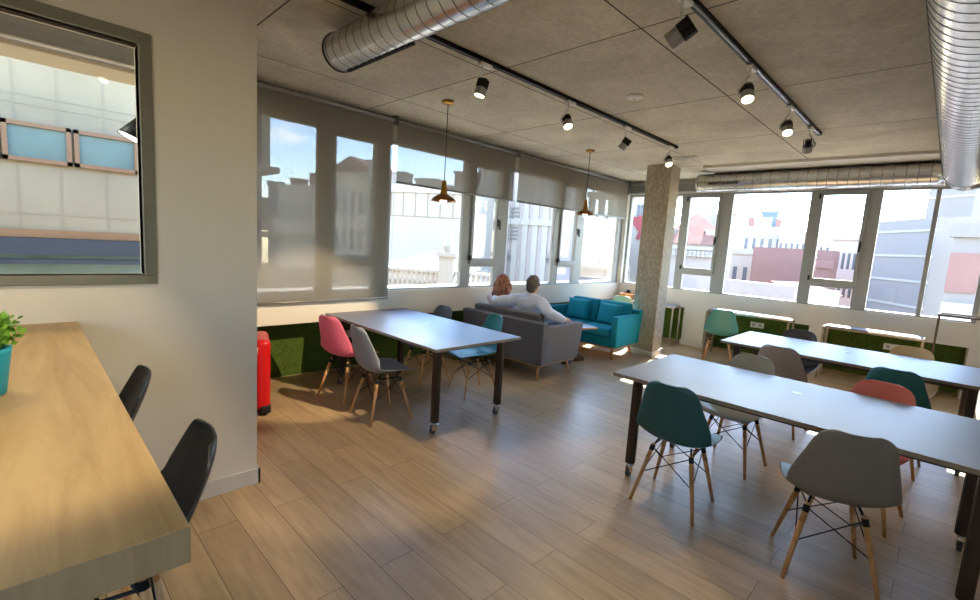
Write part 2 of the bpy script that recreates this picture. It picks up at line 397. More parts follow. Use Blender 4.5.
window_unit('window_5', 'L', 6.86, 8.2, [('fix', 6.87, 8.02)])
window_unit('window_6', 'R', -4.56, -2.67, [('fix', -4.46, -3.50), ('cas', -3.36, -2.87, 1)])
window_unit('window_7', 'R', -2.67, -.79, [('fix', -2.66, -1.60), ('cas', -1.45, -.95, 1)])
window_unit('window_8', 'R', -.79, .30, [('fix', -.78, -.26), ('fix', -.21, .25)])
# added slab outside the corner window, keeps sun off the lounge floor
struct(obox('sun_block_slab', MT['wall_r'], None, -5.6, -3.62, 8.42, 8.95, HEAD, HEAD + .12))
# top box of the rear windows
struct(obox('trim_6', MT['alu'], None, -4.55, -.2, 8.1, YR, HEAD + .02, HEAD + .15, bevel=.006))

# ------------------------------------------------------------------ roller blinds
def blind(y0, y1, zb, label):
    t = thing('roller_blind', label, 'blind', (XL + .07, (y0 + y1) / 2, 0), 0, 'roller blinds over the left windows')
    h = (y1 - y0) / 2
    bm = B()
    n = 16
    for k in (0,):
        a = [bm.verts.new((0, -h + .02 + i * (2 * h - .04) / n, zb)) for i in range(n + 1)]; b = [bm.verts.new((0, -h + .02 + i * (2 * h - .04) / n, ZC - .05)) for i in range(n + 1)]
        for i in range(n): bm.faces.new((a[i], a[i + 1], b[i + 1], b[i]))
    finish('fabric', bm, MT['blind'], t)
    bm = B(); rod(bm, (.0, -h + .015, ZC - .045), (.0, h - .015, ZC - .045), .026, n=14); finish('roller_tube', bm, MT['alu'], t, smooth=True)
    bm = B(); rod(bm, (0, -h + .02, zb), (0, h - .02, zb), .012, n=10); finish('bottom_bar', bm, MT['alu'], t, smooth=True)
    for s in (-1, 1):
        bm = B(); box(bm, -.04, .03, s * (h - .004) - .004, s * (h - .004) + .004, ZC - .09, ZC); finish('end_bracket', bm, MT['alu'], t)
    bm = B(); yy = h - .0; rod(bm, (.02, yy, ZC - .06), (.02, yy, zb + .5 if zb < 1.5 else zb - .25), .0022, n=6); finish('cord', bm, MT['white'], t)
blind(1.0, 2.93, .885, 'large grey screen blind lowered to the sill behind the white table')
blind(2.95, 4.92, 2.175, 'half raised grey screen blind behind the first brass pendant')
blind(4.965, 8.1, 2.175, 'wide half raised grey screen blind above the couple, reaching the corner')

# ------------------------------------------------------------------ ducts
def duct_mesh(length, r, pitch, bump=.002):
    prof = [(r + .005, 0), (r + .005, .01), (r, .0101)]; z = .03
    while z < length - .03:
        prof += [(r, z - .004), (r, z), (r + bump, z + .001), (r + bump, z + .004), (r, z + .005), (r, z + .009)]
        z += pitch
    prof += [(r, length - .0101), (r + .005, length - .01), (r + .005, length)]
    return prof
def seams(o, axis, r, eps=.0008):
    """the raised lock seams of the spiral duct carry a darker steel"""
    me = o.data; me.materials.append(MT['seam_steel'])
    for p in me.polygons:
        c = [me.vertices[v].co for v in p.vertices]; d = max(abs(v[axis] - c[0][axis]) for v in c)
        rr = max(math.hypot(*(v[k] - OFF[k] for k in range(3) if k != axis)) for v in c)
        if rr > r + eps and d < .008: p.material_index = 1; p.use_smooth = False
t = thing('ventilation_duct', 'short round spiral duct crossing the ceiling above the first light track', 'duct', (0, 0, 0))
bm = B(); mx = Matrix.Translation((-2.985, 1.515, 2.735)) @ Matrix.Rotation(PI / 2, 4, 'Y'); lathe(bm, duct_mesh(2.77, .112, .085), 40, mx)
o = finish('duct_body', bm, MT['duct'], t, smooth=True); OFF = (0, 1.515, 2.735); seams(o, 0, .112)
bm = B(); mx = Matrix.Translation((-2.988, 1.515, 2.735)) @ Matrix.Rotation(PI / 2, 4, 'Y'); lathe(bm, [(.121, 0), (.121, .012), (.1, .012)], 40, mx, True, True); finish('end_ring', bm, MT['blackm'], t)
bm = B(); 
for i in range(12): box(bm, -2.95 + i * .06, -2.892 + i * .06, 1.55, 1.57, 2.621, 2.634)
finish('slot_diffuser', bm, MT['darkvent'], t)
for x in (-.9,):
    bm = B(); lathe(bm, [(.119, -.012), (.119, .012)], 32, Matrix.Translation((x, 1.515, 2.735)) @ Matrix.Rotation(PI / 2, 4, 'Y')); rod(bm, (x, 1.515, 2.84), (x, 1.515, ZC), .004, n=6); finish('hanger', bm, MT['alu'], t)
t = thing('ventilation_duct', 'wide ribbed duct running along the ceiling above the right tables', 'duct', (0, 0, 0))
DX, DZ, DR = -.015, 2.655, .195
bm = B(); mx = Matrix.Translation((DX, -1.5, DZ)) @ Matrix.Rotation(-PI / 2, 4, 'X'); lathe(bm, duct_mesh(8.5, DR, .085, .0018), 44, mx)
o = finish('duct_body', bm, MT['duct'], t, smooth=True); OFF = (DX, 0, DZ); seams(o, 1, DR)
bm = B(); mx = Matrix.Translation((DX, 6.98, DZ - .01)) @ Matrix.Rotation(-PI / 2, 4, 'X'); pr = []
z = 0
while z < .5:
    pr += [(.165, z), (.17, z + .008), (.165, z + .016)]; z += .03
pr += [(.165, .52), (.15, .6), (.11, .66), (.05, .69)]
lathe(bm, pr, 40, mx); finish('flexible_sleeve', bm, MT['duct'], t, smooth=True)
t = thing('ventilation_duct', 'long thin spiral duct hanging in front of the rear windows', 'duct', (0, 0, 0))
CY, CZ, CR = 7.55, 2.693, .137
bm = B(); mx = Matrix.Translation((-2.98, CY, CZ)) @ Matrix.Rotation(PI / 2, 4, 'Y'); lathe(bm, duct_mesh(2.80, CR, .11), 36, mx); o = finish('duct_body', bm, MT['duct'], t, smooth=True); OFF = (0, CY, CZ); seams(o, 0, CR)
bm = B()
for i in range(16):
    th = math.radians(-8); 
    box(bm, -2.78 + i * .026, -2.762 + i * .026, CY - CR - .004, CY - CR + .02, CZ - .045, CZ - .005)
g = B(); box(g, -2.80, -2.345, CY - CR - .002, CY - CR + .03, CZ - .055, CZ + .005)
gr = finish('air_grille', g, MT['lampgrey'], t, bevel=.002); finish('slot', bm, MT['darkvent'], gr)
for x in (-1.85, -.5): 
    bm = B(); lathe(bm, [(CR + .008, -.015), (CR + .008, .015)], 32, Matrix.Translation((x, CY, CZ)) @ Matrix.Rotation(PI / 2, 4, 'Y')); finish('coupling', bm, MT['duct'], t, smooth=False)
for x in (-2.75, -.9):
    bm = B(); rod(bm, (x, CY, CZ + CR), (x, CY, ZC - .035), .004, n=6); finish('hanger', bm, MT['alu'], t)

# ------------------------------------------------------------------ light tracks and spotlights
def track(x, y0, y1, label):
    t = thing('light_track', label, 'light track', (x, 0, ZC), 0, 'black light tracks on the ceiling')
    bm = B(); box(bm, -.018, -.006, y0, y1, -.03, 0); box(bm, .006, .018, y0, y1, -.03, 0); box(bm, -.018, .018, y0, y1, -.008, 0); finish('rail', bm, MT['blackm'], t)
    bm = B(); box(bm, -.003, .003, y0 + .02, y1 - .02, -.026, -.008); finish('conductor', bm, MT['chrome'], t)
    bm = B(); box(bm, -.02, .02, y1 - .004, y1 + .012, -.032, 0); finish('end_cap', bm, MT['black'], t)
track(-2.545, -1.0, 5.64, 'black light track ending beside the concrete pillar')
track(-1.11, -1.0, 5.67, 'black light track over the right tables')
def spot(x, y, aim, label, power, lit=True, sz=.82, cone=50, z=ZC):
    t = thing('track_spotlight', label, 'spotlight', (x, y, z), 0, 'white spotlights on the light tracks')
    bm = B(); box(bm, -.02, .02, -.055, .055, -.055, -.03); finish('adaptor', bm, MT['white'], t, bevel=.004)
    hp = Vector((-.0, -.03, -.215)); aim = Vector(aim) - Vector((x, y, z)) - hp; aim.normalize()
    q = aim.to_track_quat('Z', 'Y').to_matrix().to_4x4(); mx = Matrix.Translation(hp) @ q
    side = (q.to_3x3() @ Vector((0, 1, 0)))
    side = aim.cross(Vector((0, 0, 1)));
    if side.length < .1: side = Vector((1, 0, 0))
    side.normalize(); sp = hp + side * .058
    bm = B(); rod(bm, (0, -.03, -.05), (0, -.03, -.10), .008, n=10); rod(bm, (0, -.03, -.10), sp + Vector((0, 0, .03)), .007, n=8); rod(bm, sp + Vector((0, 0, .03)), sp, .007, n=8); rod(bm, sp, hp + side * .04, .009, n=8)
    finish('bracket', bm, MT['white'], t, smooth=True)
    s = sz
    bm = B(); lathe(bm, [(.03 * s, -.02 * s), (.05 * s, -.01 * s), (.052 * s, .05 * s), (.052 * s, .058 * s), (.046 * s, .058 * s), (.042 * s, .045 * s)], 24, mx); finish('lamp_head', bm, MT['lampgrey'], t, smooth=False)
    bm = B(); 
    for k in range(6):
        a = -0.045 * s + k * .018 * s; hh = math.sqrt(max(0, .048 ** 2 * s * s - (a) ** 2)) + .004
        box(bm, a - .003, a + .003, -hh, hh, -.085 * s, -.012 * s, 0, mx)
    lathe(bm, [(.026 * s, -.08 * s), (.026 * s, -.012 * s)], 16, mx)
    finish('heat_sink', bm, MT['black'], t)
    bm = B(); lathe(bm, [(.041 * s, .048 * s), (.041 * s, .051 * s)], 20, mx); finish('lens', bm, MT['lens'] if lit else MT['lampgrey'], t)
    if power:
        ld = bpy.data.lights.new('spot_beam', 'SPOT'); ld.energy = power; ld.color = (1, .80, .52); ld.spot_size = math.radians(cone); ld.spot_blend = .35; ld.shadow_soft_size = .035
        lo = bpy.data.objects.new('spot_beam', ld); C.objects.link(lo); lo.parent = t; lo.location = hp + aim * .07; lo.rotation_euler = (-aim).to_track_quat('Z', 'Y').to_euler()
PW = 60
spot(-2.545, 2.40, (-2.75, 1.75, 0), 'spotlight nearest the short duct, fins turned to the room', PW * 1.3, cone=42)
spot(-2.545, 3.45, (-1.0, 2.55, 0), 'spotlight with glowing lens, second along the pillar track', PW)
spot(-2.545, 4.45, (-3.9, 4.1, .6), 'spotlight turned away, between the second one and the pillar', PW * .6)
spot(-2.545, 5.50, (-1.3, 4.2, .4), 'spotlight directly in front of the concrete pillar top', PW * .6)
spot(-1.11, 2.38, (-4.75, 1.9, .2), 'large spotlight at the top of the picture with black fins', PW * 9, sz=.9, cone=30)
spot(-1.11, 3.47, (-.2, 2.2, 0), 'glowing spotlight second from the top on the right track', PW * .6)
spot(-1.11, 4.53, (-.3, 3.0, .2), 'glowing spotlight third from the top on the right track', PW * .4)
spot(-1.11, 5.30, (-1.6, 7.2, .3), 'spotlight at the track end, black fins facing the tables', PW * .6)
spot(-1.11, .55, (-1.9, -.15, 1.1), 'added out of view spotlight lighting the oak counter', PW * 1.3, cone=70)  # extra lamp added out of view to light the counter area
spot(-2.545, -.2, (-1.6, .0, 1.1), 'added out of view spotlight lighting the far end of the oak counter', PW * .5, cone=80)  # second extra lamp, also added out of view for more light

# smoke detector and flat ceiling fitting
t = thing('smoke_detector', 'round white smoke detector on the concrete ceiling between the tracks', 'smoke detector', (-2.07, 3.69, ZC))
bm = B(); lathe(bm, [(.07, 0), (.07, -.012), (.058, -.02), (.03, -.026), (.012, -.027)], 32); finish('body', bm, MT['white'], t, smooth=True)
bm = B(); lathe(bm, [(.012, -.027), (.012, -.031)], 16); finish('sensor', bm, MT['lampgrey'], t)
t = thing('emergency_light', 'flat white emergency light on the ceiling right of the pillar', 'emergency light', (-2.72, 6.32, ZC), .1)
bm = B(); box(bm, -.15, .15, -.045, .045, -.03, 0); finish('housing', bm, MT['white'], t, bevel=.006)
bm = B(); box(bm, -.13, .13, -.035, .035, -.034, -.03); finish('diffuser', bm, MT['lampgrey'], t)

# ------------------------------------------------------------------ pendants
def pendant(x, y, zb, label, swing=0):
    t = thing('pendant_lamp', label, 'pendant lamp', (x, y, ZC), 0, 'brass pendant lamps')
    d = ZC - zb
    bm = B(); lathe(bm, [(.055, 0), (.055, -.022), (.05, -.026), (.012, -.03)], 28); finish('canopy', bm, MT['brass'], t, smooth=True)
    bm = B(); rod(bm, (0, 0, -.03), (0, 0, -d + .2), .0035, n=8); finish('cord', bm, MT['blackm'], t)
    bm = B(); lathe(bm, [(.012, -d + .21), (.02, -d + .2), (.026, -d + .15), (.036, -d + .085), (.04, -d + .075), (.033, -d + .075)], 28); finish('lamp_holder', bm, MT['brass'], t, smooth=True)
    bm = B(); pr = [(.038, -d + .08), (.06, -d + .07), (.10, -d + .045), (.122, -d + .02), (.124, -d + .012), (.12, -d + .012), (.098, -d + .038), (.058, -d + .062), (.036, -d + .07)]
    lathe(bm, pr, 36, None, False, False); finish('lamp_shade', bm, MT['copper'], t, smooth=True)
    bm = B(); lathe(bm, [(.014, -d + .07), (.026, -d + .045), (.033, -d + .02), (.028, -d - .002), (.014, -d - .014), (.004, -d - .017)], 20); finish('bulb', bm, MT['bulb'], t, smooth=True)
pendant(-3.556, 2.90, 1.93, 'brass pendant lamp hanging over the white table by the blinds')
pendant(-3.59, 5.38, 2.01, 'brass pendant lamp hanging above the couple on the sofa')

# ------------------------------------------------------------------ shell chairs
def shell_mesh(scale=1.0, low=False):
    prof = [(.232, .408, .165), (.225, .422, .190), (.20, .432, .207), (.12, .428, .222), (.03, .418, .230), (-.06, .414, .232), (-.13, .424, .232), (-.175, .452, .231), (-.203, .50, .229), (-.22, .56, .224), (-.238, .63, .214), (-.255, .70, .199), (-.268, .76, .183), (-.275, .795, .162), (-.279, .815, .128), (-.28, .823, .085)]
    if low: prof = [(y, z if z < .5 else .5 + (z - .5) * .6, w2) for (y, z, w), w2 in zip(prof, (.165, .19, .207, .222, .23, .232, .232, .231, .229, .227, .224, .219, .208, .188, .155, .105))]
    prof = [(y, z, w * (1 - .11 * max(0, min(1, (z - .55) / .15)))) for y, z, w in prof]
    bm = B(); nu = 14; rows = []
    for i, (y, z, w) in enumerate(prof):
        t = i / (len(prof) - 1); row = []
        back = max(0, min(1, (z - .42) / .12)) if y < 0 else 0
        # lift of the side edges on the seat, forward wrap on the back
        lift = (.012 + .055 * max(0, min(1, (.22 - y) / .3))) * (1 - back)
        wrap = (.045 if low else .085) * back * (1 - .55 * max(0, min(1, (z - .5) / .3)))
        for j in range(nu + 1):
            u = -1 + 2 * j / nu
            k = abs(u) ** 2.6
            row.append(bm.verts.new((u * w * scale, (y + wrap * k) * scale, (z + lift * k) * scale)))
        rows.append(row)
    for a, b in zip(rows, rows[1:]):
        for j in range(nu): bm.faces.new((a[j], a[j + 1], b[j + 1], b[j]))
    return bm
def make_chair(name, stool=False):
    t = empty(name)
    dz = 0; S = 1.0
    seat = .40
    if stool: dz = .335
    o = finish('shell', shell_mesh(.98 if stool else 1.0, stool), CH['grey'], t)
    m = o.modifiers.new('s', 'SOLIDIFY'); m.thickness = .008; m.offset = 0
    m = o.modifiers.new('b', 'SUBSURF'); m.levels = 1; m.render_levels = 1
    bake(o)
    for v in o.data.vertices: v.co.z += dz
    top = seat - .02 + dz
    spread = .215 if stool else .195
    pts = []
    for sx in (-1, 1):
        for sy in (-1, 1):
            a = Vector((sx * .115, sy * .105 - .0, top)); b = Vector((sx * spread, sy * spread - (.005), 0))
            pts.append((sx, sy, a, b))
            bm = B(); m1 = a.lerp(b, .25); rod(bm, a, m1, .0115, .0145, 12); rod(bm, m1, b, .0145, .0095, 12)
            finish('leg', bm, MT['beech'], t, smooth=True)
    bm = B()
    for sx, sy, a, b in pts:
        rod(bm, Vector((sx * .10, sy * .07, top + .025)), a.lerp(b, .08), .006, n=6)
        rod(bm, a.lerp(b, .0 if stool else .03), a.lerp(b, .03 if stool else .12), .0155, n=8)
    for p in ((0, 1), (2, 3), (0, 2), (1, 3)):
        A, Bq = pts[p[0]], pts[p[1]]
        lo = .55 if stool else .50
        rod(bm, A[2].lerp(A[3], .06), Bq[2].lerp(Bq[3], lo), .0032, n=6)
        rod(bm, Bq[2].lerp(Bq[3], .06), A[2].lerp(A[3], lo), .0032, n=6)
    for p in ((0, 1), (2, 3)) if not stool else ((0, 1), (2, 3), (0, 2), (1, 3)):
        A, Bq = pts[p[0]], pts[p[1]]; rod(bm, A[2].lerp(A[3], .03), Bq[2].lerp(Bq[3], .03), .005, n=6)
    finish('wire_brace', bm, MT['blackm'], t)
    return t
proto = make_chair('shell_chair'); used = [False]
def chair(x, y, deg, col, label, group, z=0):
    if not used[0]: o = proto; used[0] = True
    else: o = dup(proto)
    o.location = (x, y, z); o.rotation_euler = (0, 0, math.radians(deg))
    for s in kids(o, 'shell'): setmat(s, CH[col])
    tag(o, label, 'chair', group)
    return o
G1 = 'shell chairs around the table by the blinds'; G2 = 'shell chairs around the front right table'; G3 = 'shell chairs around the rear right table'
chair(-4.03, 2.20, 12, 'pink', 'pink shell chair with wooden legs at the table by the blinds', G1)
chair(-3.41, 2.19, -4, 'bluegrey', 'blue grey shell chair beside the pink one, legs on the open floor', G1)
chair(-4.05, 3.15, 178, 'slate', 'dark slate shell chair across the table, in front of the grey sofa', G1)
chair(-3.40, 3.28, 165, 'mid_teal', 'light teal shell chair across the table from the blue grey one', G1)
chair(-1.085, 2.90, 3, 'dark_teal', 'dark teal shell chair seen from behind at the front table end', G2)
chair(-1.03, 3.80, 175, 'khaki', 'khaki shell chair on the far side of the front table', G2)
chair(-.285, 2.88, 20, 'grey', 'large grey shell chair in front, seen from behind', G2)
chair(-.24, 3.73, 172, 'coral', 'coral shell chair on the far side of the front table', G2)
chair(-.98, 4.98, -3, 'taupe', 'taupe shell chair with tall back at the rear table', G3)
chair(-.18, 4.86, -3, 'deep_teal', 'dark teal shell chair behind the coral chair', G3)
chair(-1.10, 5.86, 180, 'charcoal', 'charcoal shell chair on the window side of the rear table', G3)
chair(-.18, 5.84, 176, 'cream', 'cream shell chair on the window side of the rear table', G3)
chair(-2.34, 7.36, 20, 'sea_green', 'sea green shell chair facing the narrow console by the pier', 'shell chairs by the consoles')
chair(-3.93, 7.36, 15, 'cream', 'cream shell chair in the corner behind the teal sofa', 'shell chairs by the consoles')
st = make_chair('bar_stool', True)
for s in kids(st, 'shell'): setmat(s, CH['black'])
st2 = dup(st)
st.location = (-1.42, .085, 0); st.rotation_euler = (0, 0, math.radians(172)); tag(st, 'black shell bar stool at the near end of the oak counter', 'bar stool', 'black stools at the counter')
st2.location = (-2.13, .055, 0); st2.rotation_euler = (0, 0, math.radians(174)); tag(st2, 'black shell bar stool closer to the partition wall', 'bar stool', 'black stools at the counter')

# ------------------------------------------------------------------ tables
def make_table(W, D):
    t = empty('work_table')
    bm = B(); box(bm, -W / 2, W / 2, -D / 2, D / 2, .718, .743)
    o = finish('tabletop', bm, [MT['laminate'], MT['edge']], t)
    for p in o.data.polygons:
        if abs(p.normal.z) < .5: p.material_index = 1
    md = o.modifiers.new('bevel', 'BEVEL'); md.width = .002; md.segments = 1
    ix, iy = W / 2 - .13, D / 2 - .125
    bm = B()
    box(bm, -ix, ix, -iy - .015, -iy + .015, .678, .718); box(bm, -ix, ix, iy - .015, iy + .015, .678, .718)
    box(bm, -ix - .015, -ix + .015, -iy, iy, .678, .718); box(bm, ix - .015, ix + .015, -iy, iy, .678, .718)
    finish('under_frame', bm, MT['steel'], t)
    bm = B(); lathe(bm, [(.03, .743), (.03, .745), (.022, .745), (.02, .744)], 20, Matrix.Translation((0, .12, 0))); finish('cable_grommet', bm, MT['lampgrey'], t)
    for sx in (-1, 1):
        for sy in (-1, 1):
            x, y = sx * ix, sy * iy
            bm = B(); box(bm, x - .026, x + .026, y - .026, y + .026, .095, .718)
            box(bm, x - .030, x - .026, y - .012, y + .012, .095, .71); box(bm, x + .026, x + .030, y - .012, y + .012, .095, .71)
            box(bm, x - .012, x + .012, y - .030, y - .026, .095, .71); box(bm, x - .012, x + .012, y + .026, y + .030, .095, .71)
            leg = finish('leg', bm, MT['steel'], t, bevel=.003)
            bm = B(); rod(bm, (x, y, .075), (x, y, .1), .009, n=10)
            box(bm, x - .016, x - .012, y - .03, y + .02, .03, .08); box(bm, x + .012, x + .016, y - .03, y + .02, .03, .08); box(bm, x - .016, x + .016, y - .012, y + .02, .074, .08)
            box(bm, x - .012, x + .012, y + .015, y + .05, .062, .068)
            cs = finish('caster', bm, MT['chrome'], leg, bevel=.001)
            bm = B(); rod(bm, (x - .011, y - .012, .0285), (x + .011, y - .012, .0285), .0285, n=20); finish('wheel', bm, MT['rubber'], leg, smooth=False)
    return t
TD = .985
tb = make_table(1.84, TD)
t2 = make_table(1.93, TD); t3 = dup(t2)
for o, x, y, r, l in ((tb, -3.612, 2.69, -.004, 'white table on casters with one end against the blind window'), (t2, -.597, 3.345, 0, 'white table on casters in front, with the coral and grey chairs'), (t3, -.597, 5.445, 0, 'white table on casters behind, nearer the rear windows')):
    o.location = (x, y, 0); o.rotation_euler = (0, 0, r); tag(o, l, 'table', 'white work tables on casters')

# ------------------------------------------------------------------ consoles
def console(x0, x1, y0, y1, z, label, top=True, m=None):
    t = thing('console_table', label, 'console table', ((x0 + x1) / 2, (y0 + y1) / 2, 0), 0, 'narrow consoles along the rear wall')
    w, d = (x1 - x0) / 2, (y1 - y0) / 2; m = m or MT['consteel']; r = .011
    if top:
        bm = B(); box(bm, -w + .01, w - .01, -d + .01, d - .01, z - .012, z); finish('tabletop', bm, MT['laminate'], t, bevel=.002)
    bm = B(); zz = z - .012 if top else z
    for s in (-1, 1): box(bm, -w, w, s * d - r, s * d + r, zz - .025, zz); box(bm, s * w - r, s * w + r, -d, d, zz - .025, zz)
    finish('frame', bm, m, t)
    for sx in (-1, 1):
        for sy in (-1, 1): obox('leg', m, t, sx * w - r, sx * w + r, sy * d - r, sy * d + r, 0, zz - .025)
    return t
console(-4.40, -3.27, 7.80, 8.1, .69, 'narrow console in the corner behind the teal sofa')
console(-2.66, -1.55, 7.70, 8.04, .745, 'narrow white topped console beside the sea green chair')
console(-1.13, -.13, 7.66, 8.0, .745, 'narrow white topped console behind the rear table')
console(-.03, .9, 7.72, 8.02, 1.065, 'tall dark steel console frame beside the right wall', False, MT['steel'])
bm = B(); 
# white cabinet
t = thing('low_cabinet', 'low white cabinet at the right edge near the rear wall', 'cabinet', (0, 0, 0))
bm = B(); box(bm, .40, .86, 6.55, 7.35, .06, .92); box(bm, .42, .84, 6.57, 7.33, 0, .06); finish('body', bm, MT['white'], t, bevel=.004)
bm = B(); box(bm, .385, .40, 6.56, 6.945, .08, .905); d1 = finish('door', bm, MT['white'], t, bevel=.003)
bm = B(); box(bm, .37, .385, 6.9, 6.91, .5, .62); finish('handle', bm, MT['lampgrey'], d1)
bm = B(); box(bm, .385, .40, 6.955, 7.34, .08, .905); d2 = finish('door', bm, MT['white'], t, bevel=.003)
bm = B(); box(bm, .37, .385, 6.99, 7.0, .5, .62); finish('handle', bm, MT['lampgrey'], d2)
# outlets
def outlet(x, y, z, face, n, label):
    t = thing('wall_socket', label, 'socket', (x, y, z), 0 if face == 'R' else PI / 2, 'white wall sockets in the turf niches')
    bm = B(); w = .05 * n; box(bm, -w, w, -.012, .012, -.045, .045); finish('face_plate', bm, MT['white'], t, bevel=.004)
    for k in range(n):
        bm = B(); cx = -w + .05 + k * .1; lathe(bm, [(.022, -.002), (.022, .014), (.016, .014)], 18, Matrix.Translation((cx, 0, 0)) @ Matrix.Rotation(PI / 2, 4, 'X')); finish('socket_ring', bm, MT['lampgrey'], t)
outlet(-2.16, 8.56, .49, 'R', 2, 'double white socket on the turf above the rear table end')
outlet(-.44, 8.56, .47, 'R', 2, 'double white socket on the turf beside the cream chair')
outlet(-4.962, 2.72, .40, 'L', 2, 'double white socket on the turf under the blind')
t = thing('thermostat', 'small black round fitting on the wall below the corner window', 'wall fitting', (-4.33, 8.19, .80))
bm = B(); mxx = Matrix.Rotation(PI / 2, 4, 'X'); lathe(bm, [(.04, 0), (.04, .02), (.03, .03), (.012, .034)], 24, mxx); finish('cap', bm, MT['black'], t, smooth=True)
bm = B(); lathe(bm, [(.046, -.008), (.046, .004)], 24, mxx); finish('ring', bm, MT['lampgrey'], t)
# wooden box on the corner console
t = thing('wooden_crate', 'small open wooden box on the corner console', 'box', (-4.2, 7.95, .691))
bm = B(); box(bm, -.13, .13, -.10, .10, 0, .012); box(bm, -.13, .13, -.10, -.09, 0, .10); box(bm, -.13, .13, .09, .10, 0, .10); box(bm, -.13, -.12, -.1, .1, 0, .10); box(bm, .12, .13, -.1, .1, 0, .10)
finish('box_body', bm, MT['beech'], t, bevel=.002)

# ------------------------------------------------------------------ counter, plant, suitcase
t = thing('oak_counter', 'thick light oak counter in the foreground against the partition', 'counter', (0, 0, 0))
bm = B(); box(bm, -2.899, -.83, -.75, .178, 1.022, 1.086)
o = finish('worktop', bm, [MT['counter'], MT['counteredge']], t)
for p in o.data.polygons:
    if abs(p.normal.z) < .5: p.material_index = 1
md = o.modifiers.new('bevel', 'BEVEL'); md.width = .0025; md.segments = 2
for x in (-1.0, -2.7): obox('leg', MT['steel'], t, x - .03, x + .03, -.68, -.62, 0, 1.022, bevel=.003)
obox('wall_bracket', MT['steel'], t, -2.88, -2.85, -.6, .1, .97, 1.022)
t = thing('potted_plant', 'small leafy plant in a turquoise pot on the oak counter', 'plant', (-1.80, -.088, 1.086))
bm = B(); lathe(bm, [(.042, 0), (.046, .004), (.060, .118), (.062, .13), (.056, .13), (.054, .118), (.05, .11)], 36); finish('pot', bm, MT['pot'], t, smooth=True)
bm = B(); lathe(bm, [(.053, .10), (.053, .116)], 24); finish('soil', bm, MT['soil'], t)
bm = B(); rnd = random.Random(2)
for k in range(620):
    a = rnd.uniform(0, 2 * PI); r0 = rnd.uniform(0, .04); out = rnd.uniform(.01, .05); h = rnd.uniform(.03, .085)
    p0 = Vector((math.cos(a) * r0, math.sin(a) * r0, .112)); tip = Vector((math.cos(a) * (r0 + out), math.sin(a) * (r0 + out), .125 + h))
    tan = Vector((-math.sin(a), math.cos(a), 0)); 
    # stem, then a few oval leaflets along it
    w = .0012; v = [bm.verts.new(p0 - tan * w), bm.verts.new(p0 + tan * w), bm.verts.new(tip)]; bm.faces.new(v)
    for j in range(4):
        f = .45 + j * .18; c = p0.lerp(tip, min(f, 1)); d = (Vector((rnd.uniform(-1, 1), rnd.uniform(-1, 1), rnd.uniform(.1, 1)))).normalized(); s = d.cross(Vector((rnd.uniform(-1, 1), rnd.uniform(-1, 1), .3))).normalized()
        L = rnd.uniform(.012, .02); W = L * .4
        q = [bm.verts.new(c), bm.verts.new(c + d * L * .5 + s * W), bm.verts.new(c + d * L), bm.verts.new(c + d * L * .5 - s * W)]; bm.faces.new(q)
finish('foliage', bm, MT['leaf'], t)
t = thing('suitcase', 'red hard shell suitcase standing behind the partition wall end', 'suitcase', (-4.17, 1.375, 0), -.30)
def rbox(bm, x0, x1, y0, y1, z0, z1): box(bm, x0, x1, y0, y1, z0, z1)
bm = B(); box(bm, -.22, .22, .012, .13, .055, .66); finish('front_shell', bm, MT['red'], t, bevel=.045, seg=5)
bm = B(); box(bm, -.22, .22, -.13, -.012, .055, .66); finish('back_shell', bm, MT['red'], t, bevel=.045, seg=5)
bm = B(); box(bm, -.212, .212, -.014, .014, .063, .652); finish('zip_band', bm, MT['black'], t, bevel=.01)
bm = B(); box(bm, -.225, .225, .05, .134, .03, .10); box(bm, -.225, .225, -.134, -.05, .03, .10); finish('corner_guard', bm, MT['black'], t, bevel=.015)
for sx in (-1, 1):
    for sy in (-1, 1): bm = B(); rod(bm, (sx * .16 - .01, sy * .09, .025), (sx * .16 + .01, sy * .09, .025), .025, n=16); box(bm, sx * .16 - .016, sx * .16 + .016, sy * .09 - .02, sy * .09 + .02, .028, .05); finish('wheel', bm, MT['black'], t)
bm = B()
for s in (-1, 1): rod(bm, (s * .08, 0, .64), (s * .08, 0, .69), .008, n=8)
rod(bm, (-.08, 0, .69), (.08, 0, .69), .011, n=8); finish('handle', bm, MT['chrome'], t, smooth=True)
bm = B(); box(bm, .18, .226, .02, .03, .55, .60); finish('luggage_tag', bm, MT['white'], t)

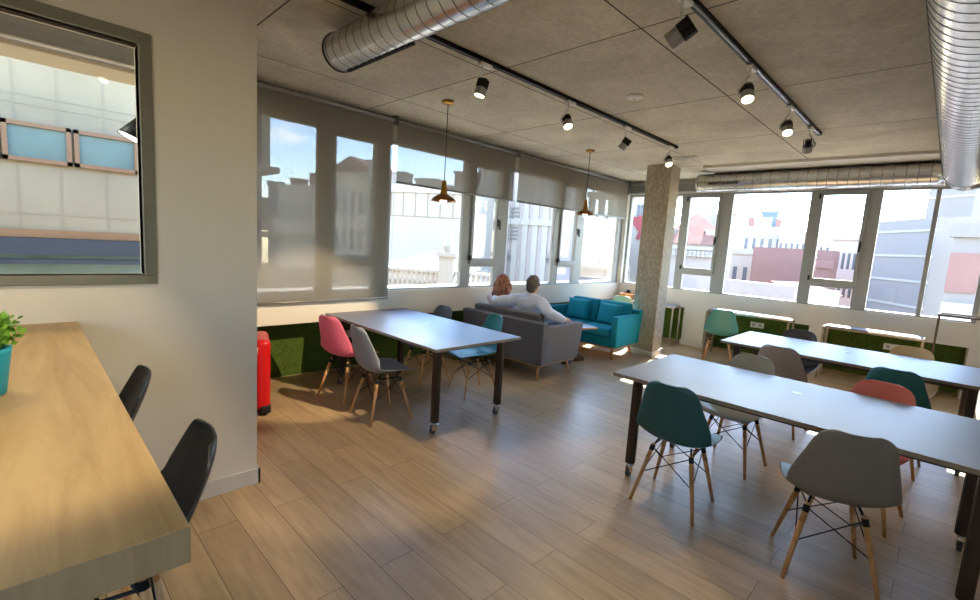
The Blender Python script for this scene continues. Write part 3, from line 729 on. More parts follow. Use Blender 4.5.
# ------------------------------------------------------------------ sofas
def sofa(name, label, x, y, rz, W, D, fab, fab2, cushion_h, pillows):
    t = thing(name, label, 'sofa', (x, y, 0), rz, 'two seat sofas facing each other')
    w, d = W / 2, D / 2; zb = .19
    bm = B(); box(bm, -w + .07, w - .07, -d + .05, d - .02, zb, .33); finish('base', bm, fab, t, bevel=.015)
    bm = B(); frustum(bm, -w + .02, w - .02, -d + .03, -d + .14, zb, -w, w, -d, -d + .11, .70); finish('back_panel', bm, fab, t, bevel=.02, seg=3)
    for s in (-1, 1):
        bm = B()
        a0, a1 = sorted((s * (w - .025), s * (w - .115))); b0, b1 = sorted((s * w, s * (w - .095)))
        frustum(bm, a0, a1, -d + .04, d - .02, zb, b0, b1, -d + .01, d + .03, .645)
        finish('armrest', bm, fab2, t, bevel=.02, seg=3)
    hw = (W - .24) / 2
    for s in (-1, 1):
        c = s * hw / 2
        bm = B(); box(bm, c - hw / 2 + .004, c + hw / 2 - .004, -d + .16, d + .0, .33, .455); finish('seat_cushion', bm, fab, t, bevel=.035, seg=4)
        bm = B(); frustum(bm, c - hw / 2 + .004, c + hw / 2 - .004, -d + .12, -d + .29, .455, c - hw / 2 + .01, c + hw / 2 - .01, -d + .075, -d + .20, cushion_h); finish('back_cushion', bm, fab, t, bevel=.035, seg=4)
    bm = B(); box(bm, -w + .06, w - .06, -d + .06, d - .03, zb - .022, zb); finish('wooden_rail', bm, MT['beech'], t, bevel=.003)
    for sx in (-1, 1):
        for sy in (-1, 1):
            bm = B(); rod(bm, (sx * (w - .13), sy * (d - .12), zb - .02), (sx * (w - .10), sy * (d - .085), 0), .022, .013, 14); finish('leg', bm, MT['beech'], t, smooth=True)
    return t
gs = sofa('sofa', 'grey two seat sofa seen from behind with a couple on it', -3.86, 4.53, math.radians(2), 1.33, .84, MT['greyfab'], MT['greyfab2'], .785, 0)
ts = sofa('sofa', 'teal two seat sofa in front of the concrete pillar', -3.855, 6.235, math.radians(181.5), 1.28, .76, MT['tealfab'], MT['tealfab'], .79, 2)
def pillow(x, y, z, rx, rz, label):
    bm = B(); n = 12; top = []; bot = []
    for sgn, L in ((1, top), (-1, bot)):
        for i in range(n + 1):
            for j in range(n + 1):
                u, v = -1 + 2 * i / n, -1 + 2 * j / n
                pin = 1 - .07 * (1 - abs(u)) ** 0 * (1 - v * v) * abs(u) ** 3; pin2 = 1 - .07 * (1 - u * u) * abs(v) ** 3
                h = .065 * ((1 - u ** 4) * (1 - v ** 4)) ** .5
                L.append(bm.verts.new((u * .215 * pin, sgn * h, v * .17 * pin2)))
    for L in (top, bot):
        for i in range(n):
            for j in range(n): bm.faces.new((L[i * (n + 1) + j], L[(i + 1) * (n + 1) + j], L[(i + 1) * (n + 1) + j + 1], L[i * (n + 1) + j + 1]))
    bmesh.ops.remove_doubles(bm, verts=bm.verts, dist=.0005)
    o = finish('throw_pillow', bm, MT['tealfab'], None, smooth=True); o.location = (x, y, z); o.rotation_euler = (rx, 0, rz)
    tag(o, label, 'pillow', 'teal throw pillows on the teal sofa')
pillow(-4.14, 6.265, .612, math.radians(-14), .05, 'teal throw pillow on the sofa half farther from the pillar')
pillow(-3.58, 6.255, .612, math.radians(-14), -.12, 'teal throw pillow on the sofa half next to the pillar')
# coffee table
t = thing('coffee_table', 'low dark brown coffee table with a light edge between the two sofas', 'coffee table', (-3.72, 5.46, 0), math.radians(-20))
bm = B(); box(bm, -.28, .28, -.26, .26, .475, .497); o = finish('tabletop', bm, [MT['walnut'], MT['beech']], t)
for p in o.data.polygons:
    if abs(p.normal.z) < .5: p.material_index = 1
bm = B(); box(bm, -.06, .06, -.06, .06, .06, .475); finish('pedestal', bm, MT['walnut'], t, bevel=.006)
bm = B(); box(bm, -.17, .17, -.16, .16, 0, .06); finish('foot', bm, MT['walnut'], t, bevel=.008)

# ------------------------------------------------------------------ people
def skin_obj(name, joints, edges, m, parent, root=0, sub=1, extra=None, voxel=None):
    """one closed surface grown around the joints: tapering between neighbouring joints, then fused and smoothed"""
    bm = B(); g = lambda r: Vector((r[0], r[1], (r[0] + r[1]) / 2)) if isinstance(r, tuple) else Vector((r, r, r))
    for a, b in edges:
        pa, pb = Vector(joints[a][:3]), Vector(joints[b][:3]); ra, rb = g(joints[a][3]), g(joints[b][3])
        n = max(2, int((pb - pa).length / .022))
        for k in range(n + 1):
            f = k / n; rr = ra.lerp(rb, f * f * (3 - 2 * f)); ellipsoid(bm, pa.lerp(pb, f), rr, None, 6)
    if extra: extra(bm)
    o = finish(name, bm, m, parent, smooth=True)
    r = o.modifiers.new('re', 'REMESH'); r.mode = 'VOXEL'; r.voxel_size = voxel or .01
    r2 = o.modifiers.new('sm', 'SMOOTH'); r2.factor = .5; r2.iterations = 3 if extra else 7
    bake(o)
    return o
_ET = {}
def ellipsoid(bm, c, r, rot=None, n=16):
    if n not in _ET:
        V = [Vector((0, 0, 1))]
        for a in range(1, n):
            for b in range(2 * n):
                th, ph = PI * a / n, PI * b / n; V.append(Vector((math.sin(th) * math.cos(ph), math.sin(th) * math.sin(ph), math.cos(th))))
        V.append(Vector((0, 0, -1))); Fc = []; m = 2 * n
        for b in range(m): Fc.append((0, 1 + b, 1 + (b + 1) % m)); Fc.append((len(V) - 1, 1 + (n - 2) * m + (b + 1) % m, 1 + (n - 2) * m + b))
        for a in range(n - 2):
            for b in range(m): Fc.append((1 + a * m + b, 1 + (a + 1) * m + b, 1 + (a + 1) * m + (b + 1) % m, 1 + a * m + (b + 1) % m))
        _ET[n] = (V, Fc)
    V, Fc = _ET[n]; c = Vector(c)
    vs = []
    for v in V:
        p = Vector((v.x * r[0], v.y * r[1], v.z * r[2]))
        vs.append(bm.verts.new(c + (rot @ p if rot else p)))
    for f in Fc: bm.faces.new([vs[q] for q in f])
def person(label, loc, rz, P, mats, fem):
    """P: joint positions in the seat frame (x right, y forward)."""
    t = thing('person', label, 'person', loc, rz, 'couple on the grey sofa')
    V = {k: Vector(v) for k, v in P.items()}
    k = .9 if fem else 1.0
    J = []; E = []; idx = {}
    def add(nm, p, r, par=None):
        J.append((p[0], p[1], p[2], r)); idx[nm] = len(J) - 1
        if par: E.append((idx[par], idx[nm]))
    add('pel', V['pel'], (.13 * k, .10 * k)); add('sp', V['sp'], (.12 * k, .09 * k), 'pel'); add('ch', V['ch'], (.135 * k, .095 * k), 'sp'); add('nb', V['nb'], (.07 * k, .06 * k), 'ch'); add('nt', V['nt'], .048 * k, 'nb')
    add('hd0', V['hd'] + Vector((0, 0, -.03)), .05 * k, 'nt')
    for s in 'LR':
        add('sh' + s, V['sh' + s], .056 * k, 'ch'); add('el' + s, V['el' + s], .042 * k, 'sh' + s); add('wr' + s, V['wr' + s], .027 * k, 'el' + s); add('pa' + s, V['pa' + s], (.036 * k, .017 * k), 'wr' + s)
        add('hp' + s, V['hp' + s], .085 * k, 'pel'); add('kn' + s, V['kn' + s], .06 * k, 'hp' + s); add('an' + s, V['an' + s], .038 * k, 'kn' + s); add('to' + s, V['to' + s], .034 * k, 'an' + s)
    hr = (.073 * k, .092 * k, .115 * k); face = V['face'].normalized(); rot = Matrix(((face.y, face.x, 0), (-face.x, face.y, 0), (0, 0, 1)))
    hd = V['hd']
    def extra(bm):
        ellipsoid(bm, hd, hr, rot)
        ellipsoid(bm, hd + rot @ Vector((0, .035, -.06)), (.052 * k, .055 * k, .055 * k), rot, 10)
        ellipsoid(bm, hd + rot @ Vector((0, .095 * k, -.02)), (.012, .02, .024), rot, 8)       # nose
        for s in (-1, 1):
            ellipsoid(bm, hd + rot @ Vector((s * .074 * k, -.005, -.012)), (.01, .018, .03), rot, 8)   # ears
        ellipsoid(bm, hd + rot @ Vector((0, .086 * k, -.062)), (.024, .012, .008), rot, 8)   # lips
        for s in 'LR':
            w, p = V['wr' + s], V['pa' + s]; d = (p - w).normalized(); up = Vector((0, 0, 1)); sd = d.cross(up)
            if sd.length < .2: sd = Vector((1, 0, 0))
            sd.normalize(); dn = sd.cross(d).normalized()
            if dn.z > 0: dn = -dn
            for f in range(4):
                off = (f - 1.5) * .0185 * k; ln = (.062, .074, .068, .052)[f] * k
                a = p + sd * off; b = a + d * ln * .55 + dn * .008; c = b + d * ln * .38 + dn * .02
                rod(bm, a - d * .02, b, .0095 * k, .009 * k, 10); rod(bm, b, c, .009 * k, .0075 * k, 10); ellipsoid(bm, b, (.0092 * k,) * 3, None, 6); ellipsoid(bm, c, (.0075 * k,) * 3, None, 6)
            sg = 1 if s == 'L' else -1
            a = w + d * .03 + sd * sg * .022; b = a + d * .03 + sd * sg * .022; c = b + d * .028 + sd * sg * .004 + dn * .006
            rod(bm, a, b, .012 * k, .0105 * k, 10); rod(bm, b, c, .0105 * k, .008 * k, 10); ellipsoid(bm, b, (.0105 * k,) * 3, None, 6); ellipsoid(bm, c, (.008 * k,) * 3, None, 6)
    body = skin_obj('body', J, E, mats['skin'], t, 0, 2, extra, .008)
    # eyes
    bm = B()
    for s in (-1, 1): ellipsoid(bm, hd + rot @ Vector((s * .03, .083 * k, .008)), (.011, .008, .008), rot, 8)
    finish('eyes', bm, MT['white'], t, smooth=True)
    # shirt
    J2 = []; E2 = []; idx2 = {}
    def add2(nm, p, r, par=None):
        J2.append((p[0], p[1], p[2], r)); idx2[nm] = len(J2) - 1
        if par: E2.append((idx2[par], idx2[nm]))
    add2('pel', V['pel'] + Vector((0, 0, .0)), (.155 * k, .125 * k)); add2('sp', V['sp'], (.155 * k, .115 * k), 'pel'); add2('ch', V['ch'], (.165 * k, .115 * k), 'sp'); add2('nb', V['nb'] + Vector((0, 0, -.01)), (.085 * k, .07 * k), 'ch')
    for s in 'LR':
        add2('sh' + s, V['sh' + s], .078 * k, 'ch'); add2('m' + s, V['sh' + s].lerp(V['el' + s], .5), .076 * k, 'sh' + s); add2('el' + s, V['el' + s], .07 * k, 'm' + s); add2('w' + s, V['el' + s].lerp(V['wr' + s], 1.0), .05 * k, 'el' + s)
    sh = skin_obj('shirt', J2, E2, mats['top'], t, 0, 2, None, .011)
    tx = bpy.data.textures.new('folds', 'CLOUDS'); tx.noise_scale = .09
    dm = sh.modifiers.new('d', 'DISPLACE'); dm.texture = tx; dm.strength = .016; dm.mid_level = .5; bake(sh)
    J3 = []; E3 = []
    J3.append((*V['pel'], (.15 * k, .125 * k)))
    for s in 'LR':
        b = len(J3); J3.append((*V['hp' + s], .1 * k)); J3.append((*V['kn' + s], .077 * k)); J3.append((*V['kn' + s].lerp(V['an' + s], .9), .055 * k)); E3 += [(0, b), (b, b + 1), (b + 1, b + 2)]
    skin_obj('trousers', J3, E3, MT['jeans'], t, 0, 2)
    for s in 'LR':
        an, to = V['an' + s], V['to' + s]
        bm = B(); ellipsoid(bm, an.lerp(to, .55) + Vector((0, 0, -.012)), (.045 * k, .135 * k, .045 * k)); ellipsoid(bm, an + Vector((0, -.01, -.01)), (.042 * k, .055 * k, .055 * k))
        for v in bm.verts: v.co.z = max(v.co.z, .002)
        finish('shoe', bm, MT['shoe'], t, smooth=True)
    # hair
    bm = B()
    if fem:
        ellipsoid(bm, hd + rot @ Vector((0, -.018, .014)), (.10, .105, .12), rot, 20)
        for q in range(26):
            a = PI + (q / 25 - .5) * 3.9; rr = .094
            c0 = hd + rot @ Vector((math.sin(a) * rr, math.cos(a) * rr * 1.0, -.01))
            ln = .21 + .035 * math.sin(q * 2.3)
            for s2 in range(6):
                f = s2 / 5; cc = c0 + Vector((math.sin(q * 1.7 + s2 * 1.4) * .016, math.cos(q * 2.9 + s2 * 1.2) * .012, -ln * f)) + rot @ Vector((math.sin(a) * .022 * math.sin(f * 3), -.028 * f, 0))
                ellipsoid(bm, cc, (.026 - .008 * f, .026 - .006 * f, .034), None, 6)
    else:
        ellipsoid(bm, hd + rot @ Vector((0, -.013, .018)), (.083, .094, .107), rot, 20)
        ellipsoid(bm, hd + rot @ Vector((0, -.045, -.04)), (.068, .055, .06), rot, 12)
        rr = random.Random(8)
        for q in range(60):
            a = rr.uniform(.6, 2 * PI - .6); e2 = rr.uniform(-.3, 1.3)
            c0 = hd + rot @ Vector((math.sin(a) * .075 * math.cos(e2), math.cos(a) * .085 * math.cos(e2) - .013, .02 + .1 * math.sin(e2)))
            ellipsoid(bm, c0, (.017, .017, .014), None, 5)
    h = finish('hair', bm, mats['hair'], t)
    r = h.modifiers.new('re', 'REMESH'); r.mode = 'VOXEL'; r.voxel_size = .007
    r2 = h.modifiers.new('sm', 'SMOOTH'); r2.factor = .5; r2.iterations = 2
    bake(h)
    return t
# seat frame origin: sofa centre; person z above floor
man = dict(pel=(.20, -.02, .55), sp=(.20, -.05, .68), ch=(.20, -.08, .83), nb=(.20, -.08, .94), nt=(.20, -.07, .99), hd=(.20, -.055, 1.085), face=(-.12, 1, 0),
           shL=(.02, -.10, .885), elL=(-.18, -.27, .835), wrL=(-.36, -.13, .845), paL=(-.40, -.05, .85),
           shR=(.38, -.10, .885), elR=(.575, -.22, .80), wrR=(.63, -.0, .715), paR=(.64, .10, .70),
           hpL=(.11, .02, .53), knL=(.09, .44, .55), anL=(.08, .52, .10), toL=(.06, .64, .05),
           hpR=(.29, .02, .53), knR=(.34, .44, .55), anR=(.38, .50, .10), toR=(.40, .62, .05))
wom = dict(pel=(-.33, -.02, .53), sp=(-.33, -.03, .66), ch=(-.33, -.05, .80), nb=(-.33, -.045, .905), nt=(-.325, -.035, .95), hd=(-.32, -.02, 1.05), face=(.25, 1, 0),
           shL=(-.485, -.05, .85), elL=(-.50, .10, .68), wrL=(-.36, .26, .62), paL=(-.30, .30, .615),
           shR=(-.185, -.03, .85), elR=(-.14, .12, .68), wrR=(-.24, .30, .635), paR=(-.28, .36, .63),
           hpL=(-.41, .03, .52), knL=(-.40, .42, .53), anL=(-.42, .46, .10), toL=(-.43, .57, .05),
           hpR=(-.25, .03, .52), knR=(-.22, .42, .53), anR=(-.20, .46, .10), toR=(-.20, .57, .05))
person('person with short grey hair in a pale blue shirt, arms spread along the sofa back', (-3.86, 4.53, 0), math.radians(2), man, dict(skin=MT['skin'], top=MT['shirt'], hair=MT['hair_grey']), False)
person('person with long auburn hair and a lilac top sitting under the other one\'s arm', (-3.86, 4.53, 0), math.radians(2), wom, dict(skin=MT['skin'], top=MT['blouse'], hair=MT['hair_red']), True)

# ------------------------------------------------------------------ outside the office window
bx = -3.55
z1 = H + ray(0, -10).z * (bx / ray(0, -10).x); z2 = H + ray(0, 33).z * (bx / ray(0, 33).x); z3 = H + ray(0, 49).z * ((bx - .25) / ray(0, 49).x)
t = thing('roof_overhang', 'grey overhang with a beige lower edge outside the office window', 'overhang', (0, 0, 0))
bm = B(); box(bm, bx - .1, bx, -4, .8, z2, z2 + .45); finish('fascia', bm, mat('overhang_grey', (160, 160, 164), .6), t)
bm = B(); box(bm, bx - .012, bx + .012, -4, .8, z2 - .01, z2); finish('drip_edge', bm, MT['white'], t)
bm = B(); box(bm, bx - .4, bx - .1, -4, .8, z3 - .0, z2 + .05); finish('soffit', bm, mat('overhang_beige', (220, 205, 180), .7), t)
t = thing('pendant_lamp', 'black cone lamp outside the office window beside its frame', 'lamp', (-3.62, .578, 2.75))
mx = Matrix.Translation((0, 0, -.54)) @ Matrix.Rotation(math.radians(-25), 4, 'X')
bm = B(); lathe(bm, [(.02, 0), (.03, -.01), (.08, -.16), (.078, -.16), (.028, -.02)], 28, mx, True, False); finish('lamp_shade', bm, MT['black'], t, smooth=True)
bm = B(); lathe(bm, [(.074, -.15), (.074, -.155)], 24, mx); finish('bulb', bm, MT['bulb'], t)
bm = B(); rod(bm, (0, 0, -.54), (0, 0, 0), .004, n=6); finish('cord', bm, MT['black'], t)

# ------------------------------------------------------------------ buildings
BALB = 1
BM = dict(
    beige=mat('facade_beige_concrete', (218, 196, 158), .9, noise=.12, nscale=1.2), cream=mat('facade_cream', (205, 190, 165), .9, noise=.06, nscale=.5), white=mat('facade_white', (245, 236, 222), .9, noise=.03, nscale=.5),
    lilac=mat('facade_lilac_white', (238, 222, 214), .9, noise=.04, nscale=.4), stone=mat('facade_stone', (186, 176, 158), .9, noise=.08, nscale=.4), brick=mat('facade_pink_brick', (206, 158, 148), .9, noise=.08, nscale=1.5),
    tile=mat('roof_tile_red', (200, 140, 120), .9, noise=.2, nscale=1.5), slate=mat('roof_grey', (150, 146, 142), .8, noise=.1, nscale=1), win=mat('window_dark', (70, 78, 92), .25), winb=mat('window_teal', (150, 172, 160), .2, noise=.3, nscale=.9),
    timber=mat('window_timber', (176, 128, 84), .6), grey=mat('facade_grey_cladding', (214, 204, 198), .8), blue=mat('facade_blue_glass', (96, 128, 160), .25), orange=mat('roof_orange', (206, 120, 76), .8), seam=mat('joint_grey', (196, 178, 148), .9), navy=mat('blue_grey_band', (66, 72, 82), .4), redm=mat('emblem_red', (196, 84, 92), .7), yellow=mat('crane_yellow', (220, 190, 90), .6))
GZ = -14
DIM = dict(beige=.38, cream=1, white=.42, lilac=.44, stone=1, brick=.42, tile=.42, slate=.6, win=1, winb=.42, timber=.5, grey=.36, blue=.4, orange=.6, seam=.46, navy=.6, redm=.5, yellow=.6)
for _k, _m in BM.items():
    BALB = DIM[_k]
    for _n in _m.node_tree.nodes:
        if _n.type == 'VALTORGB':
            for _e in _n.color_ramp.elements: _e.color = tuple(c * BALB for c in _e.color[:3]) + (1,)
def building(label, u0, d0, u1, d1, vt, m, depth=2.5, wins=None, winm='win', zb=GZ, roof=None, bands=None, name='building', group=None, vref=245, parapet=True, wsize=None, sill=True):
    """facade between two bearings at two distances; vt = picture row of its top at the left end."""
    a = at_dist(u0, vref, d0); b = at_dist(u1, vref, d1); zt = at_dist((u0 if vt[1] == 0 else u1), vt[0], d0 if vt[1] == 0 else d1).z
    a.z = b.z = 0; L = (b - a).length; ex = (b - a).normalized(); ey = Vector((-ex.y, ex.x, 0))
    if ey.dot(a) < 0: ey = -ey
    mx = Matrix(((ex.x, ey.x, 0, a.x), (ex.y, ey.y, 0, a.y), (0, 0, 1, 0), (0, 0, 0, 1)))
    t = thing(name, label, 'building', (0, 0, 0), 0, group); t.matrix_world = mx
    bm = B(); box(bm, 0, L, 0, depth, zb, zt); 
    if parapet: box(bm, -.1, L + .1, -.12, .25, zt - .25, zt + .12)
    finish('walls', bm, BM[m], t)
    if roof == 'hip' or roof == 'gable':
        rh = L * .28 if roof == 'gable' else L * .22; o = .3
        bm = B(); 
        vs = [bm.verts.new(v) for v in ((-o, -o, zt), (L + o, -o, zt), (L + o, depth + o, zt), (-o, depth + o, zt))]
        if roof == 'hip':
            r1 = bm.verts.new((L * .35, depth / 2, zt + rh)); r2 = bm.verts.new((L * .65, depth / 2, zt + rh))
            for f in ((vs[0], vs[1], r2, r1), (vs[1], vs[2], r2), (vs[2], vs[3], r1, r2), (vs[3], vs[0], r1), (vs[3], vs[2], vs[1], vs[0])): bm.faces.new(f)
        else:
            r1 = bm.verts.new((L / 2, -o, zt + rh)); r2 = bm.verts.new((L / 2, depth + o, zt + rh))
            for f in ((vs[0], vs[1], r1), (vs[1], vs[2], r2, r1), (vs[2], vs[3], r2), (vs[3], vs[0], r1, r2), (vs[3], vs[2], vs[1], vs[0])): bm.faces.new(f)
        finish('roof', bm, BM['tile'], t)
    if wins:
        nc, nr, zlo = wins; zhi = zt - .7
        for i in range(nc):
            for j in range(nr):
                cx = L * (i + .5) / nc; cz = zhi - (j + .5) * (zhi - zlo) / nr; ww, wh = wsize or (L / nc * .2, (zhi - zlo) / nr * .28)
                bm = B(); box(bm, cx - ww, cx + ww, -.03, .05, cz - wh, cz + wh); w = finish('window', bm, BM[winm], t)
                if sill and L / nc > 1.2:
                    bm = B(); box(bm, cx - ww - .08, cx + ww + .08, -.14, .02, cz - wh - .12, cz - wh); finish('window_sill', bm, BM[m], w)
    rq = random.Random(int(u0 * 7 + d0))
    if not roof and parapet and L > 3:
        for q in range(3):
            cx = L * (.15 + .32 * q + rq.uniform(-.06, .1)); hh = rq.uniform(.35, 1.1); ww = rq.uniform(.2, .6)
            bm = B(); box(bm, cx - ww, cx + ww, .5, 1.4, zt, zt + hh); box(bm, cx - ww - .06, cx + ww + .06, .45, 1.45, zt + hh, zt + hh + .1); finish('chimney', bm, BM[rq.choice(['stone', 'grey', 'brick', 'white'])], t)
    if bands:
        for z0_, z1_, mm, pr in bands:
            bm = B(); box(bm, -.02, L + .02, -pr, .05, z0_, z1_); finish('band', bm, BM[mm], t)
    t['zt'] = zt; t['L'] = L
    return t, zt, L
# near concrete facade (office window and far left of the blind)
FX = -7.6
def onx(u, v, x=FX):
    r = ray(u, v); k = x / r.x; return (r.y * k, H + r.z * k)
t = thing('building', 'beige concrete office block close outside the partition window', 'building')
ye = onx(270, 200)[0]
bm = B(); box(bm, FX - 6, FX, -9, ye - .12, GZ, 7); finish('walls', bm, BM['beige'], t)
def zz(v0, u=137): return onx(u, v0)[1]
W0, W1 = zz(174.5), zz(140)
bm = B()
for u in (-80, 14, 58, 104): yv = onx(u, 120)[0]; box(bm, FX - .01, FX + .004, yv - .005, yv + .005, zz(236), 7)
for v in (116, 124, 220): box(bm, FX - .01, FX + .005, -9, onx(200, 120)[0], zz(v) - .005, zz(v) + .005)
finish('panel_joint', bm, BM['seam'], t)
for u0, u1 in ((-75, 0), (2, 71.5), (74, 138)):
    y0, y1 = onx(u0, 150)[0], onx(u1, 150)[0]; q = .045
    bm = B(); box(bm, FX - .03, FX + .05, y0, y1, W0, W0 + q); box(bm, FX - .03, FX + .05, y0, y1, W1 - q, W1); box(bm, FX - .03, FX + .05, y0, y0 + q, W0, W1); box(bm, FX - .03, FX + .05, y1 - q, y1, W0, W1)
    w = finish('window', bm, BM['timber'], t)
    bm = B(); box(bm, FX, FX + .02, y0 + q, y1 - q, W0 + q, W1 - q); finish('pane', bm, BM['winb'], w)
bm = B(); box(bm, FX - .02, FX + .05, -9, onx(141, 238)[0], zz(241), zz(234)); finish('timber_band', bm, BM['timber'], t)
bm = B(); box(bm, FX - .02, FX + .10, -9, onx(143, 238)[0], zz(256), zz(241.5)); box(bm, FX - .02, FX + .14, -9, onx(143, 238)[0], zz(264), zz(260)); finish('band', bm, BM['navy'], t)
bm = B(); box(bm, FX - .02, FX + .02, -9, onx(143, 238)[0], zz(260), zz(256)); box(bm, FX - .02, FX + .02, -9, onx(143, 238)[0], zz(280), zz(264)); finish('pane', bm, BM['winb'], t)
bm = B(); yc = onx(235, 200)[0]
for v0, v1 in ((60, 165), (197, 230), (263, 300)): box(bm, FX - 2, FX + .0, yc, ye, zz(v1, 262), zz(v0, 262))
for v0, v1 in ((166, 172), (231, 237)): box(bm, FX - 2, FX + .12, yc, ye + .1, zz(v1, 262), zz(v0, 262))
finish('balcony_parapet', bm, BM['beige'], t)

GBL = 'city buildings outside the left windows'; GBR = 'city buildings outside the rear windows'
def B_(label, *a, **k): return building(label, *a, **k)
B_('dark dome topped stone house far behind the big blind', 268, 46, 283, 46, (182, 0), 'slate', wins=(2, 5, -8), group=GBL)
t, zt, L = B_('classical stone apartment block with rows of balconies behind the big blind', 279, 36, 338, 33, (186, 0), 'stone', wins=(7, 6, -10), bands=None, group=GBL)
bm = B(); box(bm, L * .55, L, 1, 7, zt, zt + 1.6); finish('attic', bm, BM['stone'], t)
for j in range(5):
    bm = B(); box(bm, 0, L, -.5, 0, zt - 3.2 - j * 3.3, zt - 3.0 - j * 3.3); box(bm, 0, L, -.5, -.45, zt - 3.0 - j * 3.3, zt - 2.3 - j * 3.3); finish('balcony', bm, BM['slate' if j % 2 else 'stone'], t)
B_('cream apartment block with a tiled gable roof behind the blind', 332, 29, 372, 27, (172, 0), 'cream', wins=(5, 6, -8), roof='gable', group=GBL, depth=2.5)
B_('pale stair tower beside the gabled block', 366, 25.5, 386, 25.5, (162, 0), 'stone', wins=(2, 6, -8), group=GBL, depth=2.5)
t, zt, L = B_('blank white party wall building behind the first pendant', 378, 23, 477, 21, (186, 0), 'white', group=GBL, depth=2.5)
bm = B()
for i in range(1, 8): box(bm, i * L / 8 - .02, i * L / 8 + .02, -.02, .02, zt - 1.3, zt)
box(bm, 0, L, -.02, .02, zt - 1.35, zt - 1.3); finish('panel_joint', bm, BM['seam'], t)
# lower hipped roof and balustrade
t = thing('building', 'low house with grey pitched roof and white balustrade below the white wall', 'building', group=GBL)
a = at_dist(372, 262, 15.5); b = at_dist(470, 262, 14.5); ex = (b - a); ex.z = 0; Ln = ex.length; ex.normalize(); ey = Vector((-ex.y, ex.x, 0)); ey = ey if ey.dot(a) > 0 else -ey
t.matrix_world = Matrix(((ex.x, ey.x, 0, a.x), (ex.y, ey.y, 0, a.y), (0, 0, 1, 0), (0, 0, 0, 1)))
zr0 = at_dist(430, 270, 15).z; zr1 = at_dist(430, 251, 17).z
bm = B(); vs = [bm.verts.new(v) for v in ((0, 0, zr0), (Ln, 0, zr0), (Ln, 2, zr1), (1.4, 2, zr1), (0, 4, zr0), (Ln, 4, zr0))]
for f in ((0, 1, 2, 3), (0, 3, 4), (3, 2, 5, 4), (1, 5, 2), (0, 4, 5, 1)): bm.faces.new([vs[i] for i in f])
finish('roof', bm, BM['slate'], t)
bm = B(); box(bm, .1, Ln - .1, .1, 3.9, GZ, zr0); finish('walls', bm, BM['white'], t)
zb0 = at_dist(430, 288, 14).z; zb1 = at_dist(430, 269, 14).z
bm = B(); box(bm, -.5, Ln + 1, -1.1, -.8, zb0 - 6, zb0); box(bm, -.5, Ln + 1, -1.1, -.85, zb1 - .08, zb1)
for i in range(30): lathe(bm, [(.05, zb0), (.09, zb0 + (zb1 - zb0) * .35), (.04, zb0 + (zb1 - zb0) * .7), (.06, zb1 - .08)], 8, Matrix.Translation((-.4 + i * (Ln + 1.2) / 29, -.97, 0)))
finish('balustrade', bm, BM['white'], t)
bm = B(); zz = at_dist(452, 246, 14).z; xx = at_dist(452, 262, 14.1); lx = (Vector((xx.x, xx.y, 0)) - Vector((a.x, a.y, 0))).dot(ex)
box(bm, lx - .22, lx + .22, -1.2, -.75, zb0 - 1, zz - .3); box(bm, lx - .3, lx + .3, -1.28, -.68, zz - .3, zz - .18); lathe(bm, [(.12, zz - .18), (.2, zz), (.1, zz + .2), (.02, zz + .35)], 12, Matrix.Translation((lx, -.97, 0))); finish('urn_pedestal', bm, BM['white'], t)
# ornate church front
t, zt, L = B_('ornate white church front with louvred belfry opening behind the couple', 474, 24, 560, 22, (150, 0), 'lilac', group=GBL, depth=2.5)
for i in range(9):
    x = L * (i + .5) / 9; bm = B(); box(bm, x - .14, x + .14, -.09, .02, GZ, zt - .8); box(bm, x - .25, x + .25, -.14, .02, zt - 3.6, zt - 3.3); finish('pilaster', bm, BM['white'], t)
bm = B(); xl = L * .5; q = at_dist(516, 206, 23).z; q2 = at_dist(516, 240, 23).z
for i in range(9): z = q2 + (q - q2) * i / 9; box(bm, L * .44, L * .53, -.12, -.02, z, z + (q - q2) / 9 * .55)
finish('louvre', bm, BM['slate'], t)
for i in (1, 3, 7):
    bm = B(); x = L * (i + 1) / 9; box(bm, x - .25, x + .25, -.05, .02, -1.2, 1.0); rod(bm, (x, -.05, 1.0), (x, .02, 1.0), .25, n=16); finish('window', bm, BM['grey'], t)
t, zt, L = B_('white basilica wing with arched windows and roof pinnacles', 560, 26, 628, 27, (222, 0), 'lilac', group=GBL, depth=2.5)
for i in range(8):
    x = L * i / 7; bm = B(); box(bm, x - .15, x + .15, .0, .3, zt, zt + 1.0); lathe(bm, [(.18, zt + 1.0), (.22, zt + 1.2), (.02, zt + 1.9)], 8, Matrix.Translation((x, .15, 0))); finish('pinnacle', bm, BM['white'], t)
for i in range(5):
    bm = B(); x = L * (i + .5) / 5
    for rr, y0, mm in ((.62, -.1, 0), (.42, -.14, 1)): box(bm, x - rr, x + rr, y0, .02, -3.0, zt - 2.4, mm); rod(bm, (x, y0, zt - 2.4), (x, .02, zt - 2.4), rr, n=24, mi=mm)
    finish('arched_window', bm, [BM['white'], BM['grey']], t)
bm = B(); box(bm, -.1, L + .1, -.25, .02, zt - 1.0, zt - .7); finish('cornice', bm, BM['white'], t)
